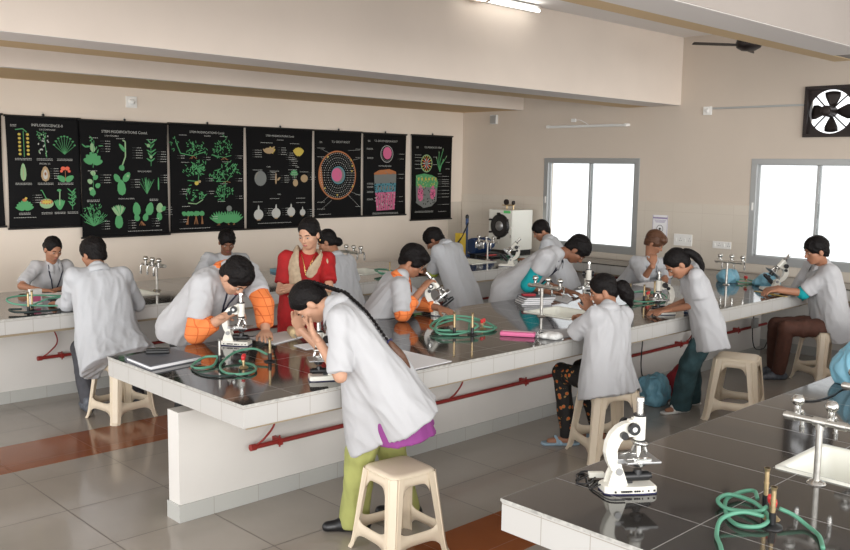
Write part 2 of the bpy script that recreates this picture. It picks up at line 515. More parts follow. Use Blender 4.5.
# ------------------------------------------------------------------ implicit surfaces (people, cloth)
class Field:
    def __init__(self, lo, hi, h):
        self.lo = np.array(lo, float) - 4 * h
        self.h = h
        self.n = np.ceil((np.array(hi) + 4 * h - self.lo) / h).astype(int) + 1
        self.a = np.full(self.n, 1e2, np.float32)
        self.ax = [(self.lo[i] + h * np.arange(self.n[i])).astype(np.float32) for i in range(3)]

    def _slice(self, lo, hi, m):
        i0 = np.maximum(0, np.floor((np.array(lo) - m - self.lo) / self.h).astype(int))
        i1 = np.minimum(self.n, np.ceil((np.array(hi) + m - self.lo) / self.h).astype(int) + 1)
        return tuple(slice(a, max(a, b)) for a, b in zip(i0, i1))

    def _grid(self, sl):
        return (self.ax[0][sl[0]][:, None, None], self.ax[1][sl[1]][None, :, None], self.ax[2][sl[2]][None, None, :])

    def _comb(self, sl, d, k, sub):
        a = self.a[sl]
        if sub:
            if k > 0:
                hh = np.clip(0.5 - 0.5 * (a + d) / k, 0, 1)
                self.a[sl] = a * (1 - hh) - d * hh + k * hh * (1 - hh)
            else:
                self.a[sl] = np.maximum(a, -d)
        else:
            if k > 0:
                hh = np.clip(0.5 + 0.5 * (a - d) / k, 0, 1)
                self.a[sl] = a * (1 - hh) + d * hh - k * hh * (1 - hh)
            else:
                self.a[sl] = np.minimum(a, d)

    def cone(self, a, b, ra, rb=None, k=0.02, flat=None, sub=False):
        """tapered capsule; flat = (direction, scale) squeezes it along a direction"""
        rb = ra if rb is None else rb
        a, b = np.array(a, float), np.array(b, float)
        R = max(ra, rb)
        sl = self._slice(np.minimum(a, b) - R, np.maximum(a, b) + R, k + 3 * self.h)
        if min(s.stop - s.start for s in sl) <= 0:
            return self
        x, y, z = self._grid(sl)
        ab = b - a
        L2 = max(1e-9, ab @ ab)
        px, py, pz = x - a[0], y - a[1], z - a[2]
        t = np.clip((px * ab[0] + py * ab[1] + pz * ab[2]) / L2, 0, 1)
        qx, qy, qz = px - t * ab[0], py - t * ab[1], pz - t * ab[2]
        if flat is not None:
            n, s = nrm(flat[0]), flat[1]
            c = (qx * n[0] + qy * n[1] + qz * n[2]) * (1 / s - 1)
            qx, qy, qz = qx + c * n[0], qy + c * n[1], qz + c * n[2]
        d = np.sqrt(qx * qx + qy * qy + qz * qz) - (ra + (rb - ra) * t)
        if flat is not None:
            d = d * min(1, 0.5 + 0.5 * flat[1])
        self._comb(sl, d.astype(np.float32), k, sub)
        return self

    def ell(self, c, axes, r, k=0.02, sub=False):
        c = np.array(c, float)
        R = max(r)
        sl = self._slice(c - R, c + R, k + 3 * self.h)
        if min(s.stop - s.start for s in sl) <= 0:
            return self
        x, y, z = self._grid(sl)
        px, py, pz = x - c[0], y - c[1], z - c[2]
        s0 = s1 = 0
        for ax, rr in zip(axes, r):
            q = px * ax[0] + py * ax[1] + pz * ax[2]
            s0 = s0 + (q / rr) ** 2
            s1 = s1 + (q / rr ** 2) ** 2
        k0 = np.sqrt(s0)
        d = k0 * (k0 - 1) / np.maximum(np.sqrt(s1), 1e-6)
        self._comb(sl, d.astype(np.float32), k, sub)
        return self

    def cut(self, p, n, lo=None, hi=None):
        """remove everything on the side the normal points to"""
        p, n = np.array(p, float), nrm(n)
        sl = self._slice(lo, hi, 0) if lo is not None else (slice(None),) * 3
        x, y, z = self._grid(sl)
        d = ((x - p[0]) * n[0] + (y - p[1]) * n[1] + (z - p[2]) * n[2]).astype(np.float32)
        self.a[sl] = np.maximum(self.a[sl], d)
        return self

    def mesh(self):
        a = self.a
        s = a < 0
        nx, ny, nz = a.shape
        c = np.zeros((nx - 1, ny - 1, nz - 1), np.uint8)
        for i in (0, 1):
            for j in (0, 1):
                for k in (0, 1):
                    c += s[i:nx - 1 + i, j:ny - 1 + j, k:nz - 1 + k]
        act = np.argwhere((c > 0) & (c < 8))
        if len(act) == 0:
            return np.zeros((0, 3)), []
        I, J, K = act.T
        acc = np.zeros((len(act), 3))
        cnt = np.zeros(len(act))
        cor = [(i, j, k) for i in (0, 1) for j in (0, 1) for k in (0, 1)]
        for p in cor:
            for ax in range(3):
                if p[ax] == 0:
                    q = list(p)
                    q[ax] = 1
                    v0 = a[I + p[0], J + p[1], K + p[2]]
                    v1 = a[I + q[0], J + q[1], K + q[2]]
                    mk = (v0 < 0) != (v1 < 0)
                    t = np.where(mk, v0 / np.where(mk, v0 - v1, 1), 0)
                    pos = np.array(p, float)[None, :] + np.zeros((len(act), 1))
                    pos[:, ax] = t
                    acc[mk] += pos[mk]
                    cnt[mk] += 1
        vs = (act + acc / cnt[:, None]) * self.h + self.lo
        idx = np.full(c.shape, -1, np.int64)
        idx[I, J, K] = np.arange(len(act))
        F = []
        for ax in range(3):
            b1, b2 = (ax + 1) % 3, (ax + 2) % 3
            d = [0, 0, 0]
            d[ax] = 1
            A = s[:nx - d[0], :ny - d[1], :nz - d[2]]
            B = s[d[0]:, d[1]:, d[2]:]
            e = np.argwhere(A != B)
            e = e[(e[:, b1] > 0) & (e[:, b2] > 0) & (e[:, b1] < c.shape[b1]) & (e[:, b2] < c.shape[b2])]
            if len(e) == 0:
                continue
            ins = A[e[:, 0], e[:, 1], e[:, 2]]
            def cell(o1, o2):
                q = e.copy()
                q[:, b1] -= o1
                q[:, b2] -= o2
                return idx[q[:, 0], q[:, 1], q[:, 2]]
            q = np.stack([cell(1, 1), cell(0, 1), cell(0, 0), cell(1, 0)], 1)
            q[~ins] = q[~ins][:, ::-1]
            q = q[(q >= 0).all(1)]
            F.append(q)
        return vs, (np.concatenate(F).tolist() if F else [])

def relax(vs, fs, it=1, f=0.5):
    fa = np.array(fs)
    for _ in range(it):
        acc = np.zeros_like(vs)
        cnt = np.zeros(len(vs))
        for i in range(4):
            j = (i + 1) % 4
            np.add.at(acc, fa[:, i], vs[fa[:, j]])
            np.add.at(acc, fa[:, j], vs[fa[:, i]])
            np.add.at(cnt, fa[:, i], 1)
            np.add.at(cnt, fa[:, j], 1)
        vs = vs * (1 - f) + f * acc / np.maximum(cnt, 1)[:, None]
    return vs

def wrinkle(vs, fs, amp, freq, axis, seed=0.0):
    """soft cloth folds running along an axis"""
    fa = np.array(fs)
    e1 = vs[fa[:, 2]] - vs[fa[:, 0]]
    e2 = vs[fa[:, 3]] - vs[fa[:, 1]]
    fn = np.cross(e1, e2)
    N = np.zeros_like(vs)
    for i in range(4):
        np.add.at(N, fa[:, i], fn)
    N /= np.maximum(np.linalg.norm(N, axis=1), 1e-9)[:, None]
    axis = nrm(axis)
    al = vs @ axis
    q = vs - np.outer(al, axis) * 0.68
    d = np.empty(len(vs))
    for i, p in enumerate(q):
        w = Vector(p * freq) + Vector((seed, seed * 0.7, -seed))
        a = noise.noise(w)
        b = noise.noise(w * 2.1)
        d[i] = (0.4 - abs(a)) * 1.2 + (0.3 - abs(b)) * 0.6
    return vs + N * (d * amp)[:, None]

def mesh_obj(name, parts, mats, parent, off, smooth=True):
    """parts: list of (verts, faces, material index); one mesh, coordinates relative to off"""
    vs, fs, mi = [], [], []
    for v, f, m in parts:
        o = len(vs)
        vs.extend((np.asarray(v) - off).tolist())
        fs.extend([[i + o for i in q] for q in f])
        mi.extend([m] * len(f))
    me = bpy.data.meshes.new(name)
    me.from_pydata(vs, [], fs)
    for m in (mats if isinstance(mats, (list, tuple)) else [mats]):
        me.materials.append(M[m])
    me.polygons.foreach_set('material_index', mi)
    me.polygons.foreach_set('use_smooth', [smooth] * len(fs))
    me.update()
    o = bpy.data.objects.new(name, me)
    COL.objects.link(o)
    o.parent = parent
    return o

# ------------------------------------------------------------------ room shell
XW, YP, ZC = 10.0, 9.54, 3.6
b = MB().box((-1.2, -1.5, -0.08), (10.2, 9.74, 0.0))
struct(b.build('floor', 'floor'))
for y0, y1, n in ((5.87, 6.45, 'trim_1'), (2.88, 3.32, 'trim_2')):
    struct(MB().box((-1.2, y0, 0.0), (9.4, y1, 0.0015)).build(n, 'band'))

def slab_holes(mb, x0, x1, y0, y1, z0, z1, holes, mi=0, mside=None):
    mside = mi if mside is None else mside
    xs = sorted({x0, x1, *[h[0] for h in holes], *[h[1] for h in holes]})
    ys = sorted({y0, y1, *[h[2] for h in holes], *[h[3] for h in holes]})
    def solid(i, j):
        if i < 0 or j < 0 or i >= len(xs) - 1 or j >= len(ys) - 1:
            return False
        cx, cy = (xs[i] + xs[i + 1]) / 2, (ys[j] + ys[j + 1]) / 2
        return not any(h[0] < cx < h[1] and h[2] < cy < h[3] for h in holes)
    for i in range(len(xs) - 1):
        for j in range(len(ys) - 1):
            if not solid(i, j):
                continue
            a, c, d, e = xs[i], xs[i + 1], ys[j], ys[j + 1]
            mb.add([(a, d, z1), (c, d, z1), (c, e, z1), (a, e, z1)], [(0, 1, 2, 3)], mi)
            mb.add([(a, d, z0), (c, d, z0), (c, e, z0), (a, e, z0)], [(3, 2, 1, 0)], mside)
            if not solid(i, j - 1):
                mb.add([(a, d, z0), (c, d, z0), (c, d, z1), (a, d, z1)], [(0, 1, 2, 3)], mside)
            if not solid(i, j + 1):
                mb.add([(a, e, z0), (c, e, z0), (c, e, z1), (a, e, z1)], [(3, 2, 1, 0)], mside)
            if not solid(i - 1, j):
                mb.add([(a, d, z0), (a, e, z0), (a, e, z1), (a, d, z1)], [(3, 2, 1, 0)], mside)
            if not solid(i + 1, j):
                mb.add([(c, d, z0), (c, e, z0), (c, e, z1), (c, d, z1)], [(0, 1, 2, 3)], mside)
    return mb

# window wall with two window openings and the fan opening, built flat and stood up
WIN1 = (6.41, 7.955, 0.90, 2.145)
WIN2 = (3.37, 4.915, 0.93, 2.145)
FAN = (3.79, 4.335, 2.38, 2.93)
mb = MB()
slab_holes(mb, -1.5, 9.74, 0.0, ZC, 0.0, 0.2, [WIN1, WIN2, FAN])
mb.v = [(XW + z, x, y) for x, y, z in mb.v]
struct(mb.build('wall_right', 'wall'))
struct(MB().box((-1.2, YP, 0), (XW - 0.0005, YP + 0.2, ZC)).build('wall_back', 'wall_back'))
struct(MB().box((-1.2, -1.5, ZC), (10.2, 9.74, ZC + 0.15)).build('ceiling', 'ceil'))

def beam(name, x0, x1, y0, y1, z0, strip=0.43):
    m = MB()
    m.box((x0, y0, z0), (x1, y1, ZC - 0.001), 0)
    m.box((x0 + 0.001, y0 + 0.004, z0 - 0.003), (x1 - 0.002, y0 + strip, z0 + 0.01), 1)
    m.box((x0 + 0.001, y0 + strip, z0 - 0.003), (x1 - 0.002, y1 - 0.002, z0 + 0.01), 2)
    return struct(m.build(name, ['beam', 'soffit', 'olive']))

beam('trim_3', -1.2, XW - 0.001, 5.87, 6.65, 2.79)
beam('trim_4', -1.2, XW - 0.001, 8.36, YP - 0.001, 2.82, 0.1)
# the nearest beam turns the corner towards the camera's right
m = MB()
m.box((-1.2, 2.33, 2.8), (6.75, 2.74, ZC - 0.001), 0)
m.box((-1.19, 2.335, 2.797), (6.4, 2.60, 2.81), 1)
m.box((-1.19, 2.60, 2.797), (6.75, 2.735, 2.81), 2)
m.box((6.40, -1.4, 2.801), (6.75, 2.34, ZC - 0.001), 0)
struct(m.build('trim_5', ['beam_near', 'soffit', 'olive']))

# tiled splash zone of the window wall
mb = MB()
slab_holes(mb, -1.4, 9.52, 0.83, 1.475, 0.0, 0.012, [(WIN1[0] - 0.001, WIN1[1] + 0.001, WIN1[2], 1.6), (WIN2[0] - 0.001, WIN2[1] + 0.001, WIN2[2], 1.6)])
mb.v = [(XW - 0.012 + z, x, y) for x, y, z in mb.v]
struct(mb.build('trim_6', 'walltile'))
struct(MB().box((9.70, YP - 0.012, 0.83), (XW - 0.014, YP - 0.0005, 1.475)).build('trim_7', 'walltile_x'))
# picture rail the charts hang from
struct(MB().box((-1.2, YP - 0.012, 2.508), (XW - 0.02, YP - 0.0005, 2.530)).build('trim_8', 'wall_back'))

def window(name, w, handle=False):
    y0, y1, z0, z1 = w
    r = bpy.data.objects.new(name, None)
    COL.objects.link(r)
    r.location = (XW, (y0 + y1) / 2, z0)
    struct(r)
    def put(m, nm, mt):
        o = m.build(nm, mt, r)
        o.location = (-XW, -(y0 + y1) / 2, -z0)
        return o
    f = MB()
    t = 0.068
    f.box((XW - 0.006, y0, z0), (XW + 0.07, y1, z0 + 0.095), bev=0.003)
    f.box((XW - 0.006, y0, z1 - t), (XW + 0.07, y1, z1), bev=0.003)
    f.box((XW - 0.005, y0, z0), (XW + 0.069, y0 + t, z1), bev=0.003)
    f.box((XW - 0.005, y1 - t, z0), (XW + 0.069, y1, z1), bev=0.003)
    put(f, 'window_frame', 'alu')
    mid = (y0 + y1) / 2
    for a, c, dx in ((y0 + t, mid + 0.02, 0.012), (mid - 0.02, y1 - t, 0.036)):
        s = MB()
        q = 0.024
        s.box((XW + dx, a, z0 + 0.08), (XW + dx + 0.022, a + q, z1 - 0.05))
        s.box((XW + dx, c - q, z0 + 0.08), (XW + dx + 0.022, c, z1 - 0.05))
        s.box((XW + dx, a, z0 + 0.08), (XW + dx + 0.022, c, z0 + 0.08 + q))
        s.box((XW + dx, a, z1 - 0.05 - q), (XW + dx + 0.022, c, z1 - 0.05))
        so = put(s, 'sash', 'alu')
        g = MB().box((XW + dx + 0.009, a + q - 0.004, z0 + 0.08 + q - 0.004), (XW + dx + 0.013, c - q + 0.004, z1 - 0.05 - q + 0.004))
        go = g.build('pane', 'glass', so)
    put(MB().box((XW - 0.012, y1 - 0.05, z0 + 0.62), (XW - 0.004, y1 - 0.03, z0 + 0.71), bev=0.002), 'latch', 'white_plastic')

window('window_1', WIN1)
window('window_2', WIN2)

# ------------------------------------------------------------------ things on the window wall
t = thing('exhaust_fan', 'square black exhaust fan set in the wall above the right-hand window', 'fan', (XW, 4.0625, 2.38))
m = MB()
for a, c, d, e in ((-.2725, .2725, 0, .035), (-.2725, .2725, .515, .55), (-.2725, -.235, .03, .52), (.235, .2725, .03, .52)):
    m.box((-0.03, a, d), (0.10, c, e))
# plate corners around the round opening
n = 40
ring = [(0.235 * math.cos(2 * PI * i / n), 0.275 + 0.235 * math.sin(2 * PI * i / n)) for i in range(n)]
sq = []
for i in range(n):
    a = 2 * PI * i / n
    k = 0.245 / max(abs(math.cos(a)), abs(math.sin(a)))
    sq.append((k * math.cos(a), 0.275 + k * math.sin(a)))
vs = [(0.03, y, z) for y, z in ring] + [(0.03, y, z) for y, z in sq]
m.add(vs, [(i, n + i, n + (i + 1) % n, (i + 1) % n) for i in range(n)])
m.build('housing', 'blackmetal', t, solid=0.004)
m = MB().cyl((-0.12, 0, .275), (0.05, 0, .275), 0.058, 0.064, 20)
m.ell((-0.12, 0, .275), (0.012, 0.052, 0.052))
m.build('motor', 'blackmetal', t)
for k in range(4):
    a = PI / 4 + k * PI / 2
    MB().tube([(0.0, 0.05 * math.cos(a), .275 + .05 * math.sin(a)), (0.01, .17 * math.cos(a), .275 + .17 * math.sin(a)), (0.03, .25 * math.cos(a), .275 + .25 * math.sin(a))], 0.008, 6).build('strut', 'blackmetal', t)
for k in range(4):
    a = 0.05 + k * PI / 2
    bl = MB()
    vs = []
    for r_, w0, w1 in ((0.05, -.35, .35), (.11, -.46, .42), (.18, -.48, .40), (.222, -.42, .30)):
        for q in range(5):
            an = a + w0 + (w1 - w0) * q / 4
            vs.append((0.055 + 0.03 * (q / 4 - .5), r_ * math.cos(an), .275 + r_ * math.sin(an)))
    bl.add(vs, [(i * 5 + q, i * 5 + q + 1, i * 5 + q + 6, i * 5 + q + 5) for i in range(3) for q in range(4)], 0, True)
    bl.build('blade', 'blackmetal', t, solid=0.003)

t = thing('tube_light', 'unlit fluorescent tube light on the wall above the left-hand window', 'light', (XW - 0.001, 7.238, 2.55))
MB().box((-0.04, -.66, 0), (-0.001, .66, .035), bev=0.004).build('batten', 'white_plastic', t)
MB().cyl((-0.062, -.61, .017), (-0.062, .61, .017), 0.013).build('tube', 'tube', t)
for s in (-1, 1):
    MB().box((-.075, s * .63 - .02, -.002), (-0.038, s * .63 + .02, .036), bev=0.003).build('end_cap', 'white_plastic', t)
MB().tube(smooth_path([(-.02, -.02, .036), (-.02, .05, .07), (-.015, .13, .10), (-.01, .22, .095)]), 0.006, 6).build('cable', 'white_plastic', t)
MB().box((-.03, .19, .075), (-.001, .26, .12), bev=0.004).build('connector', 'white_plastic', t)

t = thing('conduit_run', 'thin grey conduit running along the wall to the exhaust fan', 'conduit', (XW - 0.001, 4.9, 2.735))
MB().box((-0.018, -.555, -.011), (-0.001, .53, .011), bev=0.002).build('trunking', 'alu', t)
t = thing('wall_socket', 'small white round-faced outlet at the left end of the wall conduit', 'socket', (XW - 0.001, 5.50, 2.66))
MB().box((-.02, -.055, 0), (0, .055, .10), bev=0.004).build('plate', 'white_plastic', t)
MB().lathe([(0, .022), (.02, .022), (.026, .014), (.026, .0)], 18, X=Matrix.Translation((-.012, 0, .05)) @ Matrix.Rotation(-PI / 2, 4, 'Y')).build('outlet', 'white_plastic', t)

t = thing('junction_box', 'small grey junction box under the beam near the corner', 'box', (XW - 0.001, 8.90, 2.63))
MB().box((-.04, -.063, 0), (0, .063, .135), bev=0.004).build('box', 'white_plastic', t)
MB().box((-.046, -.055, .008), (-.04, .055, .127), bev=0.002).build('lid', 'alu', t)

def plate(name, label, y0, y1, z0, z1, nx, group=None):
    t = thing(name, label, 'socket', (XW - .0125, (y0 + y1) / 2, z0), 0, group)
    w, h = y1 - y0, z1 - z0
    MB().box((-.012, -w / 2, 0), (0, w / 2, h), bev=0.003).build('face_plate', 'white_plastic', t)
    for i in range(nx):
        y = -w / 2 + w * (i + .5) / nx
        if i % 2 == 0:
            k = MB()
            for dy, dz in ((0, .02), (-.012, -.008), (.012, -.008)):
                k.cyl((-.0125, y + dy, h / 2 + dz), (-.0135, y + dy, h / 2 + dz), .0042, n=8)
            k.build('socket_holes', 'ink', t)
        else:
            MB().box((-.019, y - .011, h / 2 - .018), (-.011, y + .011, h / 2 + .018), bev=0.003).build('switch', 'white_plastic', t)
plate('switch_plate', 'large square white switch plate under the notice on the tiles', 5.617, 5.864, 1.075, 1.218, 4)
plate('switch_plate', 'long low white socket plate on the tiles left of the right-hand window', 5.105, 5.341, 1.078, 1.162, 4)

t = thing('notice', 'small white printed notice with a round emblem stuck on the wall tiles', 'notice', (XW - .0125, 6.072, 1.175))
n_ = MB()
n_.box((-.003, -.108, 0), (0, .108, .262), 0)
n_.box((-.0045, -.100, .215), (-.003, .100, .235), 1)
for k in range(3):
    n_.box((-.0045, -.085 + .01 * k, .195 - .013 * k), (-.003, .085 - .01 * k, .200 - .013 * k), 1)
n_.tube([(-.004, .045 * math.cos(a), .09 + .045 * math.sin(a)) for a in np.linspace(0, 2 * PI, 25)[:-1]], .003, 5, 2, closed=True)
n_.ell((-.003, 0, .09), (.002, .016, .013), 2)
n_.box((-.0045, -.06, .012), (-.003, .06, .022), 1)
n_.box((-.0045, -.105, 0), (-.003, -.100, .262), 1)
n_.box((-.0045, .100, 0), (-.003, .105, .262), 1)
n_.build('sheet', ['paper', 'notice', 'ink'], t)

t = thing('wall_regulator', 'small round dial in a pale square plate on the wall above the charts', 'dial', (4.67, YP - .001, 2.60))
MB().box((-.065, -.012, 0), (.065, 0, .125), bev=0.004).build('plate', 'white_plastic', t)
MB().lathe([(0, .03), (.024, .03), (.03, .022), (.034, 0)], 20, X=Matrix.Translation((0, -.012, .0625)) @ Matrix.Rotation(PI / 2, 4, 'X')).build('dial', 'tube', t)

# ceiling fan and lamp
t = thing('ceiling_fan', 'dark ceiling fan with three thin blades hanging near the right-hand beam', 'fan', (8.86, 4.46, 3.27))
MB().lathe([(0, .09), (.05, .09), (.115, .06), (.13, .02), (.12, -.02), (.07, -.05), (0, -.055)], 28).build('motor', 'blackmetal', t)
MB().cyl((0, 0, .08), (0, 0, .30), .012).build('rod', 'blackmetal', t)
MB().lathe([(.012, .24), (.05, .27), (.055, .328)], 20).build('canopy', 'blackmetal', t)
for k in range(3):
    a = math.radians(136 + 8 + k * 120)
    ca, sa = math.cos(a), math.sin(a)
    bl = MB()
    vs = []
    for r_, w in ((.10, .015), (.18, .022), (.24, .032), (.58, .034), (.60, .024)):
        for s in (-1, 1):
            vs.append((r_ * ca - s * w * sa, r_ * sa + s * w * ca, .0 + s * .008))
    bl.add(vs, [(2 * i, 2 * i + 1, 2 * i + 3, 2 * i + 2) for i in range(4)])
    bl.build('blade', 'blackmetal', t, solid=.004)

t = thing('ceiling_lamp', 'lit strip lamp fixed high on the face of the long beam', 'light', (6.55, 5.80, 3.53))
MB().box((-.55, -.03, .0), (.55, .068, .05), bev=.004).build('batten', 'white_plastic', t)
MB().cyl((-.5, -.05, .0), (.52, -.05, .0), .016).build('tube', 'lampglow', t)
MB().lathe([(.02, .06), (.10, .055), (.115, .0), (.10, -.02), (.06, -.015)], 24, X=Matrix.Translation((-.34, -.06, .0))).build('holder', 'beam', t)

# ------------------------------------------------------------------ laboratory benches
def child_world(o, root):
    o.location = (-root.location[0], -root.location[1], -root.location[2])
    return o

def rrect(x0, x1, y0, y1, r, z, n=5):
    out = []
    for cx, cy, a0 in ((x1 - r, y1 - r, 0), (x0 + r, y1 - r, 90), (x0 + r, y0 + r, 180), (x1 - r, y0 + r, 270)):
        for i in range(n + 1):
            a = math.radians(a0 + 90 * i / n)
            out.append((cx + r * math.cos(a), cy + r * math.sin(a), z))
    return out

def bench(label, x0, x1, y0, y1, holes, pipe_x0, ends=(True, False)):
    yc = (y0 + y1) / 2
    t = thing('lab_bench', label, 'bench', (x0, yc, 0))
    m = MB()
    slab_holes(m, x0, x1, y0, y1, 0.808, 0.82, holes, 0, 1)
    child_world(m.build('worktop', ['top', 'edge'], t), t)
    i = 0.004
    for yy in (y0 + i, y1 - i - .03):
        child_world(MB().box((x0 + i + .03, yy, .70), (x1, yy + .03, .8075)).build('apron', 'tile_x', t), t)
    child_world(MB().box((x0 + i, y0 + i, .70), (x0 + i + .03, y1 - i, .8075)).build('apron', 'tile_y', t), t)
    bd = MB()
    slab_holes(bd, x0 + .06, x1, y0 + .06, y1 - .06, .672, .70, holes)
    child_world(bd.build('underside_board', 'board', t), t)
    px = x0 + .03
    child_world(MB().box((px, yc - .055, 0), (x1, yc + .065, .63)).build('plinth', 'ped', t), t)
    sk = MB()
    sk.box((px - .008, yc - .066, 0), (x1, yc - .055, .10))
    sk.box((px - .008, yc + .065, 0), (x1, yc + .076, .10))
    sk.box((px - .009, yc - .065, 0), (px, yc + .075, .10))
    child_world(sk.build('skirting', 'skirt', t), t)
    if pipe_x0 is not None:
        yy = yc - .115
        p = MB()
        p.cyl((pipe_x0, yy, .355), (x1, yy, .355), .014, n=12)
        p.cyl((pipe_x0 - .025, yy, .355), (pipe_x0 + .01, yy, .355), .020, n=12)
        x = pipe_x0 + .18
        while x < x1:
            p.box((x - .012, yy - .02, .335), (x + .012, yc - .05, .375))
            p.cyl((x, yy, .32), (x, yy, .39), .006, n=8)
            x += 1.15
        po = child_world(p.build('gas_pipe', 'red_pipe', t), t)
        x = pipe_x0 + .02
        k = 0
        while x < x1 - .4:
            w = MB().tube(smooth_path([(x, yy, .365), (x + .05, yy - .01, .40), (x + .12, yy - .005, .47), (x + .11, yy + .01, .56), (x + .02, yy - .03, .672)]), .006, 6)
            wo = w.build('gas_lead', 'red_pipe', po)
            k += 1
            x += 1.62
    return t

SK1 = (3.44, 3.89, 7.44, 7.92)
SK1b = (6.25, 6.70, 7.44, 7.92)
SK1c = (8.02, 8.47, 7.44, 7.92)
SK2 = (5.68, 6.14, 4.225, 4.705)
SK2b = (8.20, 8.62, 4.225, 4.705)
SK3 = (3.44, 3.90, 1.05, 1.53)
B1 = bench('long tiled lab bench with dark top along the wall of charts', 1.3, 9.40, 6.95, 8.40, [SK1, SK1b, SK1c], 2.84)
B2 = bench('long tiled central lab bench with dark polished top in the middle of the room', 2.36, 9.40, 3.71, 5.22, [SK2], 2.84)
B3 = bench('tiled lab bench with dark top in the right foreground', 2.37, 9.40, 0.54, 2.04, [SK3], 2.9)

t = thing('wall_counter', 'narrow tiled counter running under the windows', 'counter', (9.70, 4.0, 0))
for nm, lo, hi, mt in (('worktop', (9.401, -1.4, .808), (9.985, 9.52, .82), 'top'), ('apron', (9.405, -1.4, .70), (9.435, 9.52, .8075), 'tile_y'),
                       ('plinth', (9.80, -1.4, 0), (9.93, 9.52, .807), 'ped'), ('shelf_board', (9.46, -1.4, .672), (9.80, 9.52, .70), 'board'), ('skirting', (9.79, -1.4, 0), (9.80, 9.52, .10), 'skirt')):
    child_world(MB().box(lo, hi).build(nm, mt, t), t)
p = MB()
for a, c in ((2.05, 3.70), (5.235, 6.94)):
    p.cyl((9.72, a + .3, .62), (9.72, c - .1, .62), .02, n=12)
    p.box((9.715, a + .5, .60), (9.80, a + .53, .64))
    p.box((9.715, c - .5, .60), (9.80, c - .47, .64))
child_world(p.build('gas_pipe', 'red_pipe', t), t)

def sink(label, h):
    x0, x1, y0, y1 = h
    cx, cy = (x0 + x1) / 2, (y0 + y1) / 2
    t = thing('sink', label, 'sink', (cx, cy, .64))
    a, c = (x1 - x0) / 2, (y1 - y0) / 2
    loops = []
    for da, r, z in ((.004, .02, .17), (.004, .02, .186), (-.002, .02, .189), (-.022, .03, .187), (-.028, .035, .178), (-.05, .05, .03), (-.08, .06, .008), (-.16, .05, .0)):
        loops.append(rrect(-a + .006 - da, a - .006 + da, -c + .006 - da, c - .006 + da, r, z))
    vs = [p for l in loops for p in l]
    n = len(loops[0])
    fs = [(i * n + k, i * n + (k + 1) % n, (i + 1) * n + (k + 1) % n, (i + 1) * n + k) for i in range(len(loops) - 1) for k in range(n)]
    fs.append(tuple(range((len(loops) - 1) * n, len(loops) * n)))
    m = MB()
    m.add(vs, fs, 0, True)
    m.build('basin', 'sink', t)
    MB().lathe([(0, .004), (.02, .004), (.026, .0015)], 16).build('drain', 'steel', t)
    return t
sink('white sink in the far bench near the boy seen from behind', SK1)
sink('white sink in the far bench behind the red-dressed teacher', SK1b)
sink('white sink in the far bench near the blue pump', SK1c)
sink('white sink in the central bench in front of the leaning boy in teal sleeve', SK2)
sink('white sink in the foreground bench at the right', SK3)

def cock(par, X, knob_up=True):
    """one bib tap: body, crystal hand wheel on top, drooping spout"""
    m = MB()
    m.cyl((0, 0, 0), (.05, 0, 0), .011, n=10, X=X)
    m.cyl((.05, 0, -.012), (.05, 0, .035), .013, n=12, X=X)
    m.tube(smooth_path([(.05, 0, 0), (.085, 0, .004), (.10, 0, -.015), (.102, 0, -.07)], 4), .009, 8, X=X)
    m.cyl((.102, 0, -.06), (.102, 0, -.085), .011, .009, n=10, X=X)
    o = m.build('spout', 'steel', par)
    k = MB().lathe([(0, .075), (.016, .074), (.024, .062), (.026, .050), (.018, .038), (.008, .034)], 10, X=X @ Matrix.Translation((.05, 0, 0)))
    k.build('hand_wheel', 'steel', o)
    return o

def tap(label, x, y, cocks=((.11, 0), (-.02, 0), (-.14, 0)), h=.24, flip=1):
    t = thing('lab_tap', label, 'tap', (x, y, .8205))
    MB().lathe([(0, .012), (.018, .012), (.03, .008), (.036, 0)], 20).build('flange', 'steel', t)
    MB().cyl((0, 0, .006), (0, 0, h), .0125, n=14).build('post', 'pipe_steel', t)
    c = MB()
    c.cyl((0, -.17, h), (0, .14, h), .0125, n=12)
    c.cyl((0, -.025, h), (0, .025, h), .018, n=12)
    c.cyl((0, 0, h - .03), (0, 0, h), .017, n=12)
    for yy in (.115, -.145, -.08):
        c.cyl((0, yy - .018, h), (0, yy + .018, h), .0165, n=12)
    c.build('cross_pipe', 'pipe_steel', t)
    for yy, a in cocks:
        cock(t, Matrix.Translation((0, yy, h)) @ Matrix.Rotation((0 if flip > 0 else PI) + a, 4, 'Z'))
    return t
tap('chrome triple tap on the foreground bench nearest the camera', 3.39, 1.335)
tap('chrome tap on the foreground bench half hidden in front of the blue bag', 4.02, 1.36, h=.25)
tap('chrome tap rising from the central bench before the leaning boy', 5.63, 4.465)
tap('chrome tap on the far part of the central bench beside the blue bag', 8.74, 4.50)
tap('chrome tap on the far bench right of the boy seen from behind', 3.97, 7.68, flip=-1)
tap('chrome tap on the far bench behind the red-dressed teacher', 6.2, 7.60)
tap('chrome tap on the far bench in front of the blue pump', 8.56, 7.69, flip=-1)

# ------------------------------------------------------------------ stools
STOOLS = []

